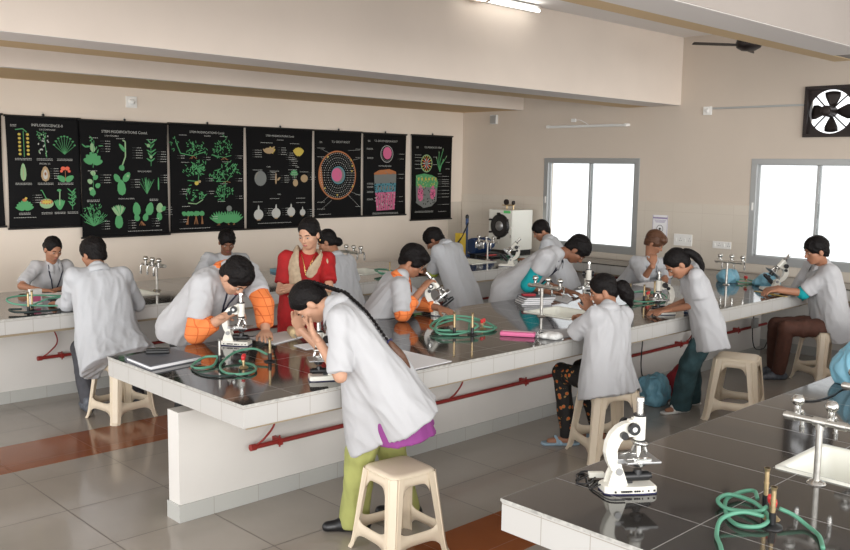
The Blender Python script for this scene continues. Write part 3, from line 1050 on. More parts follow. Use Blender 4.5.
def stool(label, x, y, rz, h=.465, k=1.0):
    t = thing('plastic_stool', label, 'stool', (x, y, 0), rz, 'beige plastic stools')
    STOOLS.append((x, y, rz, k))
    t.scale = (k, k, k)
    k = 1.0
    def wz(z):
        return .195 - .050 * z / .465
    m = MB()
    top = []
    for a, z in ((.118, .4665), (.137, .464), (.1445, .456), (.148, .44)):
        loop = rrect(-a, a, -a, a, .045, z * k, 4)
        top += loop
    n = len(top) // 4
    fs = [tuple(range(n))] + [(i * n + j, (i + 1) * n + j, (i + 1) * n + (j + 1) % n, i * n + (j + 1) % n) for i in range(3) for j in range(n)]
    m.add(top, fs, 0, True)
    # skirt with rounded openings
    for q in range(4):
        X = Matrix.Rotation(q * PI / 2, 4, 'Z')
        ym = .088
        vs = []
        N = 14
        for i in range(N + 1):
            s = -1 + 2 * i / N
            zl = .402 - .050 * abs(s) ** 5
            for zz in (.448, .42, zl):
                w = wz(zz)
                vs.append((w + .001, s * ym, zz * k))
        m.add(vs, [(i * 3 + j, i * 3 + j + 1, (i + 1) * 3 + j + 1, (i + 1) * 3 + j) for i in range(N) for j in range(2)], 0, True, X)
    m.build('seat', 'stool', t, solid=.006)
    for q in range(4):
        X = Matrix.Rotation(q * PI / 2, 4, 'Z')
        vs = []
        zs = [0, .02, .06, .10, .14, .18, .25, .32, .37, .40, .45]
        for z in zs:
            w = wz(z)
            bb = .051 + .015 * z / .45
            if z < .03:
                w += .010 * (1 - z / .03)
            prof = [(w, w - bb), (w + .000, w - bb * .62), (w - .004, w - bb * .58), (w - .004, w - .026), (w + .0, w - .022), (w - .022, w + .0), (w - .026, w - .004), (w - bb * .58, w - .004), (w - bb * .62, w), (w - bb, w)]
            vs += [(p[0], p[1], z * k) for p in prof]
        n = 10
        MB().add(vs, [(i * n + j, i * n + j + 1, (i + 1) * n + j + 1, (i + 1) * n + j) for i in range(len(zs) - 1) for j in range(n - 1)], 0, False, X).build('leg', 'stool', t, solid=-.005)
        N = 16
        vs = []
        for i in range(N + 1):
            s = -1 + 2 * i / N
            zl, zh = .092 - .045 * abs(s) ** 5, .150 + .032 * abs(s) ** 5
            for zz in (zl, (zl + zh) / 2, zh):
                w = wz(zz)
                vs.append((w - .001, s * (w - .046), zz * k))
        MB().add(vs, [(i * 3 + j, i * 3 + j + 1, (i + 1) * 3 + j + 1, (i + 1) * 3 + j) for i in range(N) for j in range(2)], 0, True, X).build('stretcher', 'stool', t, solid=.005)
    # stamped dark lettering on one skirt face
    d = MB()
    rr = random.Random(3)
    yy = -.055
    while yy < .055:
        w = .003 + .005 * rr.random()
        if rr.random() < .8:
            z = .418
            d.box((wz(z) + .0016, yy, (z - .005) * k), (wz(z) + .0024, yy + w, (z + .004) * k))
        yy += w + .003
    d.build('stamp', 'ink', t)
    return t

stool('beige plastic stool standing behind the braided girl in the front', 3.065, 3.335, math.radians(84), k=.97)
stool('beige plastic stool under the boy seen from behind at the far bench', 3.11, 6.64, math.radians(8.5))
stool('beige plastic stool under the seated girl in floral trousers', 5.20, 3.51, math.radians(61), k=1.08)
stool('empty beige plastic stool standing beside the girl in jeans', 6.82, 3.38, math.radians(18), k=1.1)
stool('beige plastic stool under the boy in brown trousers at the right', 8.66, 3.42, math.radians(62), k=1.08)

# ------------------------------------------------------------------ people
UP = V(0, 0, 1)

def hdir(deg):
    a = math.radians(deg)
    return V(math.cos(a), math.sin(a), 0)

def head_frame(heading, pitch, roll=0):
    F = hdir(heading)
    p = math.radians(pitch)
    f = F * math.cos(p) - UP * math.sin(p)
    u = F * math.sin(p) + UP * math.cos(p)
    r = np.cross(f, u)
    if roll:
        a = math.radians(roll)
        u, r = u * math.cos(a) + r * math.sin(a), r * math.cos(a) - u * math.sin(a)
    return f, u, r

def head_prims(F, c, f, u, r, s, neck):
    P = lambda a, b, d: c + (r * a + f * b + u * d) * s
    A = (r, f, u)
    F.ell(P(0, -.012, .036), A, (.073 * s, .092 * s, .080 * s), .01)
    F.ell(P(0, .022, -.035), A, (.060 * s, .066 * s, .072 * s), .03)
    F.ell(P(0, .052, -.086), A, (.026 * s, .022 * s, .020 * s), .025)
    for q in (-1, 1):
        F.ell(P(q * .038, .050, -.022), A, (.024 * s, .024 * s, .020 * s), .02)
        F.ell(P(q * .031, .097, .004), A, (.016 * s, .013 * s, .009 * s), .014, sub=True)
        F.ell(P(q * .074, -.008, -.012), A, (.010 * s, .020 * s, .031 * s), .006)
        F.cone(P(q * .012, .080, .022), P(q * .045, .068, .022), .008 * s, .006 * s, .012)
    F.cone(P(0, .080, .010), P(0, .101, -.026), .0075 * s, .0115 * s, .012)
    for q in (-1, 1):
        F.ell(P(q * .012, .090, -.031), A, (.008 * s, .009 * s, .006 * s), .006)
    F.ell(P(0, .080, -.055), A, (.021 * s, .010 * s, .006 * s), .006)
    F.ell(P(0, .078, -.065), A, (.018 * s, .010 * s, .006 * s), .006)
    F.cone(P(0, -.022, -.055), neck, .050 * s, .055 * s, .025)

def hand_prims(F, w, d, n, chir, s, curl, spread=0.10, grip=None):
    """palm, four jointed fingers of unequal length and a thumb; n = where the palm faces"""
    d = nrm(d)
    n = nrm(n - d * (n @ d))
    th = np.cross(d, n) * chir
    F.cone(w - d * .03, w + d * .02, .026 * s, .027 * s, .01, flat=(n, .72))
    F.ell(w + d * .050 * s, (d, th, n), (.052 * s, .041 * s, .017 * s), .012)
    L = (.066, .076, .071, .054)
    for i, o in enumerate((.030, .010, -.011, -.030)):
        p = w + (d * .082 + th * o) * s
        dd = nrm(d + th * (o * spread * 30 * .1))
        for j, fr in enumerate((.45, .31, .24)):
            a = curl * (0.5 if j == 0 else 1.0)
            dd = nrm(dd * math.cos(a) + n * math.sin(a))
            q = p + dd * L[i] * fr * s
            F.cone(p, q, (.0092 - .0009 * j) * s, (.0086 - .0009 * j) * s, .004)
            p = q
    p = w + (d * .022 + th * .026) * s
    q = p + nrm(d * .75 + th * .62 + n * .35) * .045 * s
    F.cone(p, q, .0125 * s, .0105 * s, .01)
    e = q + nrm(d * .95 + th * .10 + n * (.25 + curl * .5)) * .034 * s
    F.cone(q, e, .0100 * s, .0085 * s, .004)

def bounds(pts, m):
    p = np.array(pts)
    return p.min(0) - m, p.max(0) + m

def hair_field(c, f, u, r, s, style, h):
    P = lambda a, b, d: c + (r * a + f * b + u * d) * s
    A = (r, f, u)
    F = Field(c - .17 * s - .03, c + .17 * s + .03, h)
    if style in ('short', 'mop'):
        big = 1.05 if style == 'short' else 1.13
        F.ell(P(0, -.014, .040), A, (.081 * s * big, .101 * s * big, .089 * s * big), .005)
        F.ell(P(0, -.055, -.02), A, (.066 * s, .052 * s, .070 * s), .02)
        if style == 'mop':
            F.ell(P(.02, .060, .085), A, (.062 * s, .045 * s, .034 * s), .02)
            for q in (-1, 1):
                F.ell(P(q * .066, .01, .02), A, (.022 * s, .05 * s, .045 * s), .02)
        F.ell(P(0, .117, -.042), A, (.072 * s, .080 * s, .100 * s), .012, sub=True)
        F.cut(P(0, 0, -.035), -(u * .93 - f * .0) - f * -.42 * 1.0)
        for q in (-1, 1):
            F.ell(P(q * .084, .004, -.022), A, (.024 * s, .030 * s, .036 * s), .006, sub=True)
    else:
        F.ell(P(0, -.016, .040), A, (.080 * s, .100 * s, .087 * s), .005)
        F.ell(P(0, -.045, -.012), A, (.074 * s, .066 * s, .070 * s), .02)
        F.ell(P(0, .114, -.014), A, (.065 * s, .080 * s, .098 * s), .012, sub=True)
        F.cut(P(0, 0, -.055), -(u * .90) + f * .40)
        for q in (-1, 1):
            F.ell(P(q * .086, .004, -.030), A, (.022 * s, .022 * s, .028 * s), .006, sub=True)
        if style == 'bun':
            F.ell(P(0, -.118, -.020), A, (.046 * s, .040 * s, .045 * s), .008)
        if style == 'lowbun':
            F.ell(P(0, -.105, -.055), A, (.050 * s, .040 * s, .045 * s), .012)
    vs, fs = F.mesh()
    vs = relax(vs, fs, 1, .5)
    vs = wrinkle(vs, fs, .010 if style in ('short', 'mop') else .006, 26 if style == 'short' else 18, f * .8 + u * .6, 4.0)
    return vs, fs

BENCHES = ((1.3, 9.40, 6.95, 8.40), (2.36, 9.40, 3.71, 5.22))
SEATS = []

def rest(vs):
    """cloth and skin lie on bench tops and stool seats instead of sinking in"""
    vs = np.array(vs, float)
    for x0, x1, y0, y1 in BENCHES:
        x, y, z = vs.T
        e = .0015
        ins = (x > x0 - e) & (x < x1) & (y > y0 - e) & (y < y1 + e) & (z > .670) & (z < .8225)
        if not ins.any():
            continue
        d = np.stack([.8225 - z, y - y0 + e, y1 + e - y, z - .670], 1)
        d[:, 0] *= .6
        k = d.argmin(1)
        vs[ins & (k == 0), 2] = .8225
        vs[ins & (k == 1), 1] = y0 - e
        vs[ins & (k == 2), 1] = y1 + e
        vs[ins & (k == 3), 2] = .670
    for sx, sy, rz, k in SEATS:
        c, s = math.cos(-rz), math.sin(-rz)
        px, py = vs[:, 0] - sx, vs[:, 1] - sy
        qx, qy = px * c - py * s, px * s + py * c
        h = .158 * k
        ins = (abs(qx) < h) & (abs(qy) < h) & (vs[:, 2] > .33 * k) & (vs[:, 2] < .469 * k)
        vs[ins, 2] = .469 * k
    return vs

def person(key, label, J, heading, head, skin='skin', hair='short', haircol='hair', sc=1.0, build=1.0, pose='stand', feet=None, knees=None,
           coat='coat', sleeve=0.85, over=None, hem=.22, hemdir=None, pants='pants_black', flare=.0, shoes='shoe', hands=None, legsf=None,
           curl=(.5, .5), res=.010, long_under=None, coat_r=1.0, collar=True, lany=None, wr=.016, seatz=None, hempt=None, pants_z=.062, hem_r=None, hang=()):
    J = {k: np.array(v, float) for k, v in J.items()}
    Fw = hdir(heading)
    Rt = np.cross(Fw, UP)
    pel, nk = J['pelvis'], J['neck']
    t = thing('person', label, 'person', (pel[0], pel[1], 0))
    off = V(pel[0], pel[1], 0)
    sp = nrm(nk - pel)
    r = J['shR'] - J['shL']
    r = nrm(r - sp * (r @ sp))
    fr = np.cross(sp, r)
    fr = nrm(fr) if fr @ fr > 0 else Fw
    if fr @ (np.cross(UP, Rt)) < 0 and False:
        fr = -fr
    f, u, hr = head_frame(*head)
    hs = sc * 1.0
    hc = J['head']
    # ---- legs
    for i, (c, sg) in enumerate((('L', -1), ('R', 1))):
        J['hip' + c] = pel + Rt * sg * .085 * sc - sp * .02
        if feet is not None:
            a = V(feet[i][0], feet[i][1], .085)
        elif pose == 'stand':
            a = V(*(J['hip' + c] + Rt * sg * .03 - Fw * .02)[:2], .085)
        else:
            a = V(*(J['hip' + c] + Fw * .40 * sc + Rt * sg * .05)[:2], .085)
        J['an' + c] = a
        if knees is not None:
            J['kn' + c] = V(*knees[i])
        else:
            hp = J['hip' + c]
            d = a - hp
            D = np.linalg.norm(d)
            L1, L2 = (.43 * sc, .41 * sc) if pose == 'seat' else (D * .512, D * .498)
            x = (L1 * L1 - L2 * L2 + D * D) / (2 * D) if D < L1 + L2 else D * .51
            hgt = math.sqrt(max(0.0004, L1 * L1 - x * x)) if D < L1 + L2 else .02
            pole = Fw + UP * (1.0 if pose == 'seat' else 0)
            pole = nrm(pole - d * (pole @ d) / (D * D))
            J['kn' + c] = hp + d / D * x + pole * hgt
    # ---- body (one continuous surface: trunk and limbs, then finer head and hands)
    allp = [J[k] for k in J]
    lo, hi = bounds(allp, .18)
    lo[2] = 0.0
    F = Field(lo, hi, max(res, .011))
    b = build * sc
    for sg, c in ((-1, 'L'), (1, 'R')):
        F.cone(pel + r * sg * .06 * b, nk - sp * .13 + r * sg * .075 * b, .09 * b, .085 * b, .04, flat=(fr, .85))
        F.cone(J['sh' + c], nk - sp * .04, .045 * b, .05 * b, .04)
        F.cone(J['sh' + c], J['el' + c], .044 * b, .037 * b, .02)
        F.cone(J['el' + c], J['wr' + c], .037 * b, .0255 * b, .01)
        F.cone(J['hip' + c], J['kn' + c], .072 * b, .050 * b, .03)
        F.cone(J['kn' + c], J['an' + c], .048 * b, .034 * b, .02)
        toe = (legsf[0 if c == 'L' else 1] if legsf else Fw)
        toe = nrm(V(toe[0], toe[1], 0))
        F.cone(J['an' + c] - toe * .02 - UP * .045, J['an' + c] + toe * .13 - UP * .06, .034, .024, .02)
    F.cone(nk, nk - sp * .05, .052 * b, .07 * b, .03)
    parts = []
    vs, fs = F.mesh()
    parts.append((rest(vs), fs, 0))
    lo, hi = bounds([hc, nk], .15 * hs)
    F = Field(lo, hi, .0055 if res < .0095 else .0065)
    head_prims(F, hc, f, u, hr, hs, nk - sp * .03)
    vs, fs = F.mesh()
    vs = relax(vs, fs, 1, .4)
    parts.append((vs, fs, 0))
    hv, hf = vs, fs
    hands = hands or {}
    for i, (c, ch) in enumerate((('L', -1), ('R', 1))):
        w = J['wr' + c]
        d = nrm(w - J['el' + c])
        if w[2] < .90 and c not in hands:
            w[2] = max(w[2], .855)
            d = nrm(V(d[0], d[1], -.12))
        n = -UP + fr * .2
        if c in hands:
            d, n = nrm(hands[c][0]), np.array(hands[c][1], float)
        if abs(d @ nrm(n)) > .95:
            n = n + Fw * .5
        lo, hi = bounds([w - d * .05, w + d * .2], .08)
        F = Field(lo, hi, .0042)
        hand_prims(F, w, d, n, ch, sc, curl[i])
        vs, fs = F.mesh()
        parts.append((rest(vs), fs, 0))
    mesh_obj('body', parts, skin, t, off)
    # ---- face features
    P = lambda a, bb, d: hc + (hr * a + f * bb + u * d) * hs
    rot = np.stack([hr, f, u], 1)
    for q in (-1, 1):
        e = MB().ell(P(q * .031, .0775, .002) - off, (.0125 * hs, .0085 * hs, .0050 * hs), 0, 10, rot=rot)
        eo = e.build('eye', 'eyewhite', t)
        MB().ell(P(q * .031, .0845, .000) - off, (.0056 * hs, .0035 * hs, .0050 * hs), 0, 8, rot=rot).build('iris', 'iris', eo)
        br = MB().tube([P(q * .014, .0875, .021) - off, P(q * .030, .0855, .027) - off, P(q * .047, .0735, .021) - off], [.0030 * hs, .0035 * hs, .0018 * hs], 6)
        br.build('eyebrow', haircol, t)
    lp = MB().ell(P(0, .0885, -.060) - off, (.019 * hs, .0045 * hs, .0065 * hs), 0, 10, rot=rot)
    lp.build('lips', 'lip', t)
    # ---- hair
    vs, fs = hair_field(hc, f, u, hr, hs, hair, .006)
    ho = mesh_obj('hair', [(vs, fs, 0)], haircol, t, off)
    # ---- trousers
    if pants:
        lo, hi = bounds([J[k] for k in ('hipL', 'hipR', 'knL', 'knR', 'anL', 'anR')], .2)
        lo[2] = 0.0
        F = Field(lo, hi, res)
        F.cone(J['hipL'], J['hipR'], .098 * b, .098 * b, .03)
        F.cone(pel - sp * .02, pel + sp * .03, .09 * b, .08 * b, .03)
        for c in 'LR':
            F.cone(J['hip' + c], J['kn' + c], .092 * b, .066 * b + flare * .5, .03)
            F.cone(J['kn' + c], J['an' + c] - UP * .03, .064 * b + flare * .5, .052 * b + flare, .02)
        F.cut(V(0, 0, pants_z), -UP)
        vs, fs = F.mesh()
        vs = wrinkle(vs, fs, wr * .9, 9, UP, 3.1)
        mesh_obj('trousers', [(rest(vs), fs, 0)], pants, t, off)
    # ---- shoes
    for i, c in enumerate('LR'):
        toe = (legsf[i] if legsf else Fw)
        toe = nrm(V(toe[0], toe[1], 0))
        a = V(J['an' + c][0], J['an' + c][1], 0)
        F = Field(a - .2, a + .22, .008)
        if shoes.startswith('sandal'):
            F.cone(a - toe * .06 + UP * .012, a + toe * .155 + UP * .012, .034, .040, .01)
            F.cut(a + UP * .020, UP)
            F.cut(a, -UP)
            side = np.cross(toe, UP)
            for x in (.045, .075):
                for q in (-1, 1):
                    F.cone(a + toe * (.09) + UP * .062, a + toe * x + side * q * .038 + UP * .018, .009, .009, .005)
        else:
            F.cone(a - toe * .055 + UP * .036, a + toe * .05 + UP * .038, .040, .042, .02)
            F.cone(a + toe * .05 + UP * .034, a + toe * .150 + UP * .026, .038, .030, .03)
            F.cone(a - toe * .02 + UP * .04, a - toe * .015 + UP * .09, .042, .040, .02)
            F.cut(a + UP * .004, -UP)
        vs, fs = F.mesh()
        mesh_obj('shoe' if not shoes.startswith('sandal') else 'sandal', [(vs, fs, 0)], shoes, t, off)
    # ---- coat / top
    hd = nrm(-sp + (0 if hemdir is None else np.array(hemdir, float))) if hempt is None else nrm(np.array(hempt) - pel)
    hl = hem if hempt is None else np.linalg.norm(np.array(hempt) - pel)
    hp = pel + hd * hl
    lo, hi = bounds([pel, nk, J['shL'], J['shR'], J['elL'], J['elR'], hp, pel + r * .2, pel - r * .2], .25)
    F = Field(lo, hi, res)
    cr = coat_r * b
    hr_ = b * (coat_r if hem_r is None else hem_r)
    for sg, c in ((-1, 'L'), (1, 'R')):
        F.cone(pel + r * sg * .078 * cr, nk - sp * .14 + r * sg * .085 * b, .128 * cr, .112 * b, .05, flat=(fr, .92))
        F.cone(J['sh' + c], nk - sp * .055, .062 * b, .064 * b, .05)
        if hl > .02:
            F.cone(pel + r * sg * .078 * cr, hp + r * sg * (.085 * cr + (hr_ - cr) * .16) + hd * .12, .130 * cr, .145 * hr_, .04, flat=(fr, .95))
    F.cone(pel, nk - sp * .15, .125 * cr, .105 * b, .05)
    F.cone(pel, hp + hd * .12, .128 * cr, .140 * cr, .05)
    for a_, b_, ra_, rb_ in hang:
        F.cone(V(*a_), V(*b_), ra_, rb_, .06)
    F.cut(hp, hd)
    F.cone(nk - sp * .06, nk + sp * .002, .085 * b, .062 * b, .03)
    for sg, c in ((-1, 'L'), (1, 'R')):
        sl = sleeve[0 if c == 'L' else 1] if isinstance(sleeve, (tuple, list)) else sleeve
        sh, el, wv = J['sh' + c], J['el' + c], J['wr' + c]
        if sl <= 1:
            e = sh + (el - sh) * sl
            G = Field(*bounds([sh, e], .12), res)
            G.cone(sh, e + nrm(el - sh) * .05, .066 * b, .068 * b, .02)
            G.cut(e, el - sh)
        else:
            e = el + (wv - el) * (sl - 1)
            G = Field(*bounds([sh, el, e], .12), res)
            G.cone(sh, el, .066 * b, .060 * b, .02)
            G.cone(el, e + nrm(wv - el) * .05, .060 * b, .048 * b, .02)
            G.cut(e, wv - el, *bounds([e], .09))
        # merge the sleeve into the garment on the garment's own grid
        lo2, hi2 = bounds([sh, el, e], .12)
        if sl <= 1:
            tmp = F.a.copy()
            F.a[:] = 1e2
            F.cone(sh, e + nrm(el - sh) * .05, .064 * b, .068 * b, .0)
            F.cut(e, el - sh)
        else:
            tmp = F.a.copy()
            F.a[:] = 1e2
            F.cone(sh, el, .064 * b, .058 * b, .0)
            T2 = F.a.copy()
            F.a[:] = 1e2
            F.cone(el, e + nrm(wv - el) * .05, .058 * b, .047 * b, .0)
            F.cut(e, wv - el)
            F.a = np.minimum(F.a, T2)
        k = .025
        hh = np.clip(.5 + .5 * (tmp - F.a) / k, 0, 1)
        F.a = (tmp * (1 - hh) + F.a * hh - k * hh * (1 - hh)).astype(np.float32)
    vs, fs = F.mesh()
    vs = relax(vs, fs, 1, .4)
    vs = wrinkle(vs, fs, wr, 9.5, sp + r * .25, hash(key) % 17 * 1.0 if False else float(len(key) + ord(key[-1])))
    vs = rest(vs)
    co = mesh_obj('coat', [(vs, fs, 0)], coat, t, off)
    bvh = BVHTree.FromPolygons([Vector(v) for v in vs], fs)
    def drape(pts, push=.006, sub=6):
        out = []
        for p in smooth_path(pts, sub):
            hit = bvh.find_nearest(Vector(p))
            q, nn = hit[0], hit[1]
            v = Vector(p) - q
            if v.length > 1e-6 and v.dot(nn) > 0:
                nn = v.normalized()
            out.append(np.array(q + nn * push) - off)
        return out
    # ---- sleeves that reach past the coat sleeve
    if over:
        for c, (mt, a0, a1) in over.items():
            sh, el, wv = J['sh' + c], J['el' + c], J['wr' + c]
            lo2, hi2 = bounds([sh, el, wv], .10)
            G = Field(lo2, hi2, .008)
            if a1 <= 1:
                G.cone(sh + (el - sh) * a0, sh + (el - sh) * a1 + nrm(el - sh) * .04, .056 * b, .058 * b, 0)
                G.cut(sh + (el - sh) * a1, el - sh)
            else:
                e = el + (wv - el) * (a1 - 1)
                G.cone(el, e + nrm(wv - el) * .04, .058 * b, .043 * b, 0)
                G.cut(e, wv - el)
                G.cone(sh + (el - sh) * a0, el, .057 * b, .058 * b, .01)
            v2, f2 = G.mesh()
            v2 = wrinkle(v2, f2, .005, 14, wv - el, 5.0)
            mesh_obj('shirt_sleeve', [(rest(v2), f2, 0)], mt, t, off)
    # ---- collar: a folded band round the neck, its points hanging in front
    if collar:
        vs2, n_ = [], 17
        for k in range(n_):
            q = -1 + 2 * k / (n_ - 1)
            a = PI + q * math.radians(158)
            dd = fr * math.cos(a) + r * math.sin(a)
            e = abs(q) ** 3
            top = nk + sp * (.036 - .030 * e) + dd * (.060 + .006 * e) * b + fr * .010
            fold = nk + sp * (.040 - .034 * e) + dd * (.068 + .008 * e) * b + fr * .010
            low = nk - sp * (.006 + .050 * e) + dd * (.092 + .016 * e) * b + fr * (.010 + .012 * e)
            vs2 += [top - off, fold - off, low - off]
        cl = MB().add(vs2, [(i * 3 + j, i * 3 + j + 1, i * 3 + j + 4, i * 3 + j + 3) for i in range(n_ - 1) for j in range(2)], 0, True)
        cl.build('collar', collar if isinstance(collar, str) else coat, t, solid=.005)
    if lany:
        pts = [nk + r * .058 - sp * .01 + fr * .02, nk + r * .062 + fr * .07 - sp * .06, nk + fr * .14 - sp * .28 * lany + r * .02]
        pts2 = [nk - r * .058 - sp * .01 + fr * .02, nk - r * .062 + fr * .07 - sp * .06, nk + fr * .14 - sp * .28 * lany + r * .012]
        m = MB()
        m.tube(drape(pts), .0055, 6)
        m.tube(drape(pts2), .0055, 6)
        bk = [nk + r * .058 - sp * .01 + fr * .02, nk + r * .03 - fr * .06 + sp * .0, nk - r * .03 - fr * .06, nk - r * .058 - sp * .01 + fr * .02]
        m.tube([p - off for p in smooth_path(bk, 5)], .0055, 6)
        m.build('lanyard', 'lanyard', t)
    return dict(t=t, off=off, J=J, sp=sp, r=r, fr=fr, drape=drape, head=(hc, f, u, hr, hs), hair=ho, P=P, b=b, Fw=Fw, Rt=Rt)

PJ = {
    'p1': dict(pelvis=(3.321, 8.634, 0.617), neck=(3.319, 8.456, 1.049), head=(3.29, 8.357, 1.192), shL=(3.468, 8.499, 1.01), shR=(3.163, 8.447, 1.024), elL=(3.46, 8.309, 0.846), elR=(2.988, 8.349, 0.871), wrL=(3.277, 8.181, 0.839), wrR=(3.099, 8.158, 0.842)),
    'p2': dict(pelvis=(3.045, 6.689, 0.614), neck=(3.028, 6.815, 1.156), head=(3.067, 6.988, 1.268), shL=(2.849, 6.837, 1.112), shR=(3.208, 6.78, 1.103), elL=(2.871, 7.015, 0.876), elR=(3.359, 6.853, 0.852), wrL=(2.885, 7.271, 0.816), wrR=(3.358, 7.121, 0.85)),
    'p3': dict(pelvis=(5.284, 8.643, 0.583), neck=(5.124, 8.352, 1.01), head=(5.073, 8.249, 1.18), shL=(5.319, 8.341, 0.967), shR=(4.941, 8.404, 0.994), elL=(5.431, 8.327, 0.699), elR=(4.759, 8.331, 0.779), wrL=(5.332, 8.149, 0.859), wrR=(4.923, 8.148, 0.86)),
    'p4': dict(pelvis=(3.055, 5.6, 0.841), neck=(3.275, 5.316, 1.268), head=(3.21, 5.113, 1.256), shL=(3.462, 5.368, 1.247), shR=(3.079, 5.301, 1.205), elL=(3.442, 5.14, 1.052), elR=(3.038, 5.287, 0.891), wrL=(3.29, 4.979, 0.902), wrR=(3.056, 5.074, 1.042)),
    'p5': dict(pelvis=(4.186, 5.735, 0.819), neck=(4.229, 5.701, 1.305), head=(4.189, 5.625, 1.468), shL=(4.359, 5.62, 1.261), shR=(4.094, 5.787, 1.268), elL=(4.279, 5.484, 1.052), elR=(4.002, 5.746, 1.026), wrL=(4.064, 5.576, 1.046), wrR=(4.058, 5.527, 1.082)),
    'p6': dict(pelvis=(5.289, 6.496, 0.693), neck=(5.281, 6.662, 1.145), head=(5.268, 6.789, 1.273), shL=(5.131, 6.621, 1.105), shR=(5.437, 6.667, 1.096), elL=(5.061, 6.723, 0.88), elR=(5.55, 6.717, 0.869), wrL=(5.067, 6.949, 0.85), wrR=(5.515, 6.942, 0.851)),
    'p7': dict(pelvis=(3.116, 3.485, 0.853), neck=(2.939, 3.702, 1.267), head=(2.9, 3.886, 1.258), shL=(2.858, 3.57, 1.22), shR=(3.063, 3.791, 1.208), elL=(2.853, 3.574, 0.945), elR=(3.065, 3.8, 0.935), wrL=(2.838, 3.733, 1.121), wrR=(2.947, 3.931, 1.094)),
    'p8': dict(pelvis=(4.644, 5.434, 0.67), neck=(4.767, 5.195, 1.125), head=(4.928, 5.229, 1.237), shL=(4.829, 5.353, 1.087), shR=(4.645, 5.09, 1.083), elL=(4.814, 5.195, 0.852), elR=(4.744, 5.232, 0.859), wrL=(4.857, 4.954, 0.912), wrR=(4.91, 5.127, 1.022)),
    'p9': dict(pelvis=(6.822, 6.473, 0.691), neck=(6.816, 6.727, 1.17), head=(6.841, 6.931, 1.209), shL=(6.649, 6.663, 1.117), shR=(6.995, 6.743, 1.114), elL=(6.727, 6.827, 0.879), elR=(7.001, 6.897, 0.86), wrL=(6.823, 7.069, 0.823), wrR=(6.832, 7.1, 0.86)),
    'p10': dict(pelvis=(8.526, 6.429, 0.705), neck=(8.413, 6.601, 1.165), head=(8.469, 6.759, 1.254), shL=(8.277, 6.517, 1.124), shR=(8.566, 6.652, 1.125), elL=(8.238, 6.577, 0.864), elR=(8.536, 6.696, 0.86), wrL=(8.282, 6.81, 0.905), wrR=(8.318, 6.791, 0.889)),
    'p11': dict(pelvis=(6.447, 5.477, 0.885), neck=(6.527, 5.026, 1.224), head=(6.722, 4.939, 1.259), shL=(6.648, 5.172, 1.193), shR=(6.344, 4.995, 1.21), elL=(6.655, 5.317, 0.922), elR=(6.284, 5.144, 0.948), wrL=(6.765, 5.075, 0.86), wrR=(6.541, 5.105, 0.865)),
    'p12': dict(pelvis=(5.139, 3.484, 0.571), neck=(5.168, 3.512, 1.046), head=(5.26, 3.628, 1.149), shL=(5.01, 3.504, 1.014), shR=(5.322, 3.498, 0.986), elL=(5.042, 3.705, 0.859), elR=(5.402, 3.663, 0.808), wrL=(5.25, 3.759, 0.937), wrR=(5.292, 3.752, 0.986)),
    'p13': dict(pelvis=(8.845, 5.717, 0.594), neck=(8.725, 5.391, 0.996), head=(8.744, 5.37, 1.195), shL=(8.897, 5.324, 0.955), shR=(8.572, 5.491, 0.98), elL=(8.732, 5.206, 0.753), elR=(8.43, 5.293, 0.828), wrL=(8.524, 5.095, 0.848), wrR=(8.342, 5.135, 1.007)),
    'p14': dict(pelvis=(6.592, 3.529, 0.772), neck=(6.431, 3.626, 1.227), head=(6.253, 3.637, 1.275), shL=(6.329, 3.512, 1.186), shR=(6.564, 3.711, 1.187), elL=(6.461, 3.551, 0.964), elR=(6.644, 3.744, 0.939), wrL=(6.418, 3.765, 0.88), wrR=(6.453, 3.855, 0.865)),
    'p15': dict(pelvis=(8.701, 3.386, 0.552), neck=(8.692, 3.512, 1.12), head=(8.533, 3.509, 1.261), shL=(8.575, 3.382, 1.064), shR=(8.801, 3.65, 1.076), elL=(8.495, 3.591, 0.858), elR=(8.783, 3.779, 0.803), wrL=(8.281, 3.751, 0.884), wrR=(8.535, 3.855, 0.872)),
}

def tail_field(pts, radii, name, mt, p, h=.006, bump=.004, fr=14):
    lo, hi = bounds(pts, max(radii) + .03)
    F = Field(lo, hi, h)
    for i in range(len(pts) - 1):
        F.cone(pts[i], pts[i + 1], radii[i], radii[i + 1], .012)
    vs, fs = F.mesh()
    vs = wrinkle(vs, fs, bump, fr, pts[-1] - pts[0], 2.0)
    return mesh_obj(name, [(vs, fs, 0)], mt, p['hair'], p['off'])

def band(pts, rad, name, mt, p, flat=.28, h=.007, parent=None):
    lo, hi = bounds(pts, rad + .03)
    F = Field(lo, hi, h)
    for a, c in zip(pts[:-1], pts[1:]):
        mid = (a + c) / 2
        n = nrm(mid - (p['J']['neck'] * .5 + p['J']['pelvis'] * .5 + p['sp'] * ((mid - p['J']['pelvis']) @ p['sp'] - .25)))
        F.cone(a, c, rad, rad, .02, flat=(n, flat))
    vs, fs = F.mesh()
    vs = wrinkle(vs, fs, .008, 22, pts[-1] - pts[0], 1.0)
    return mesh_obj(name, [(vs, fs, 0)], mt, parent or p['t'], p['off'])

SEATS.extend(STOOLS)
# girl smiling at the far left
p = person('p1', 'smiling girl in white coat with dark lanyard leaning on the far bench at left', PJ['p1'], -78, (-84, 26), hair='bun', sc=.93, build=.92,
           pose='seat', skin='skin', coat='coat', sleeve=.85, hem=.10, lany=1.0, pants='pants_grey', hands={'R': ((.4, -.3, 0), (0, 0, -1)), 'L': ((-.6, -.3, 0), (0, 0, -1))})
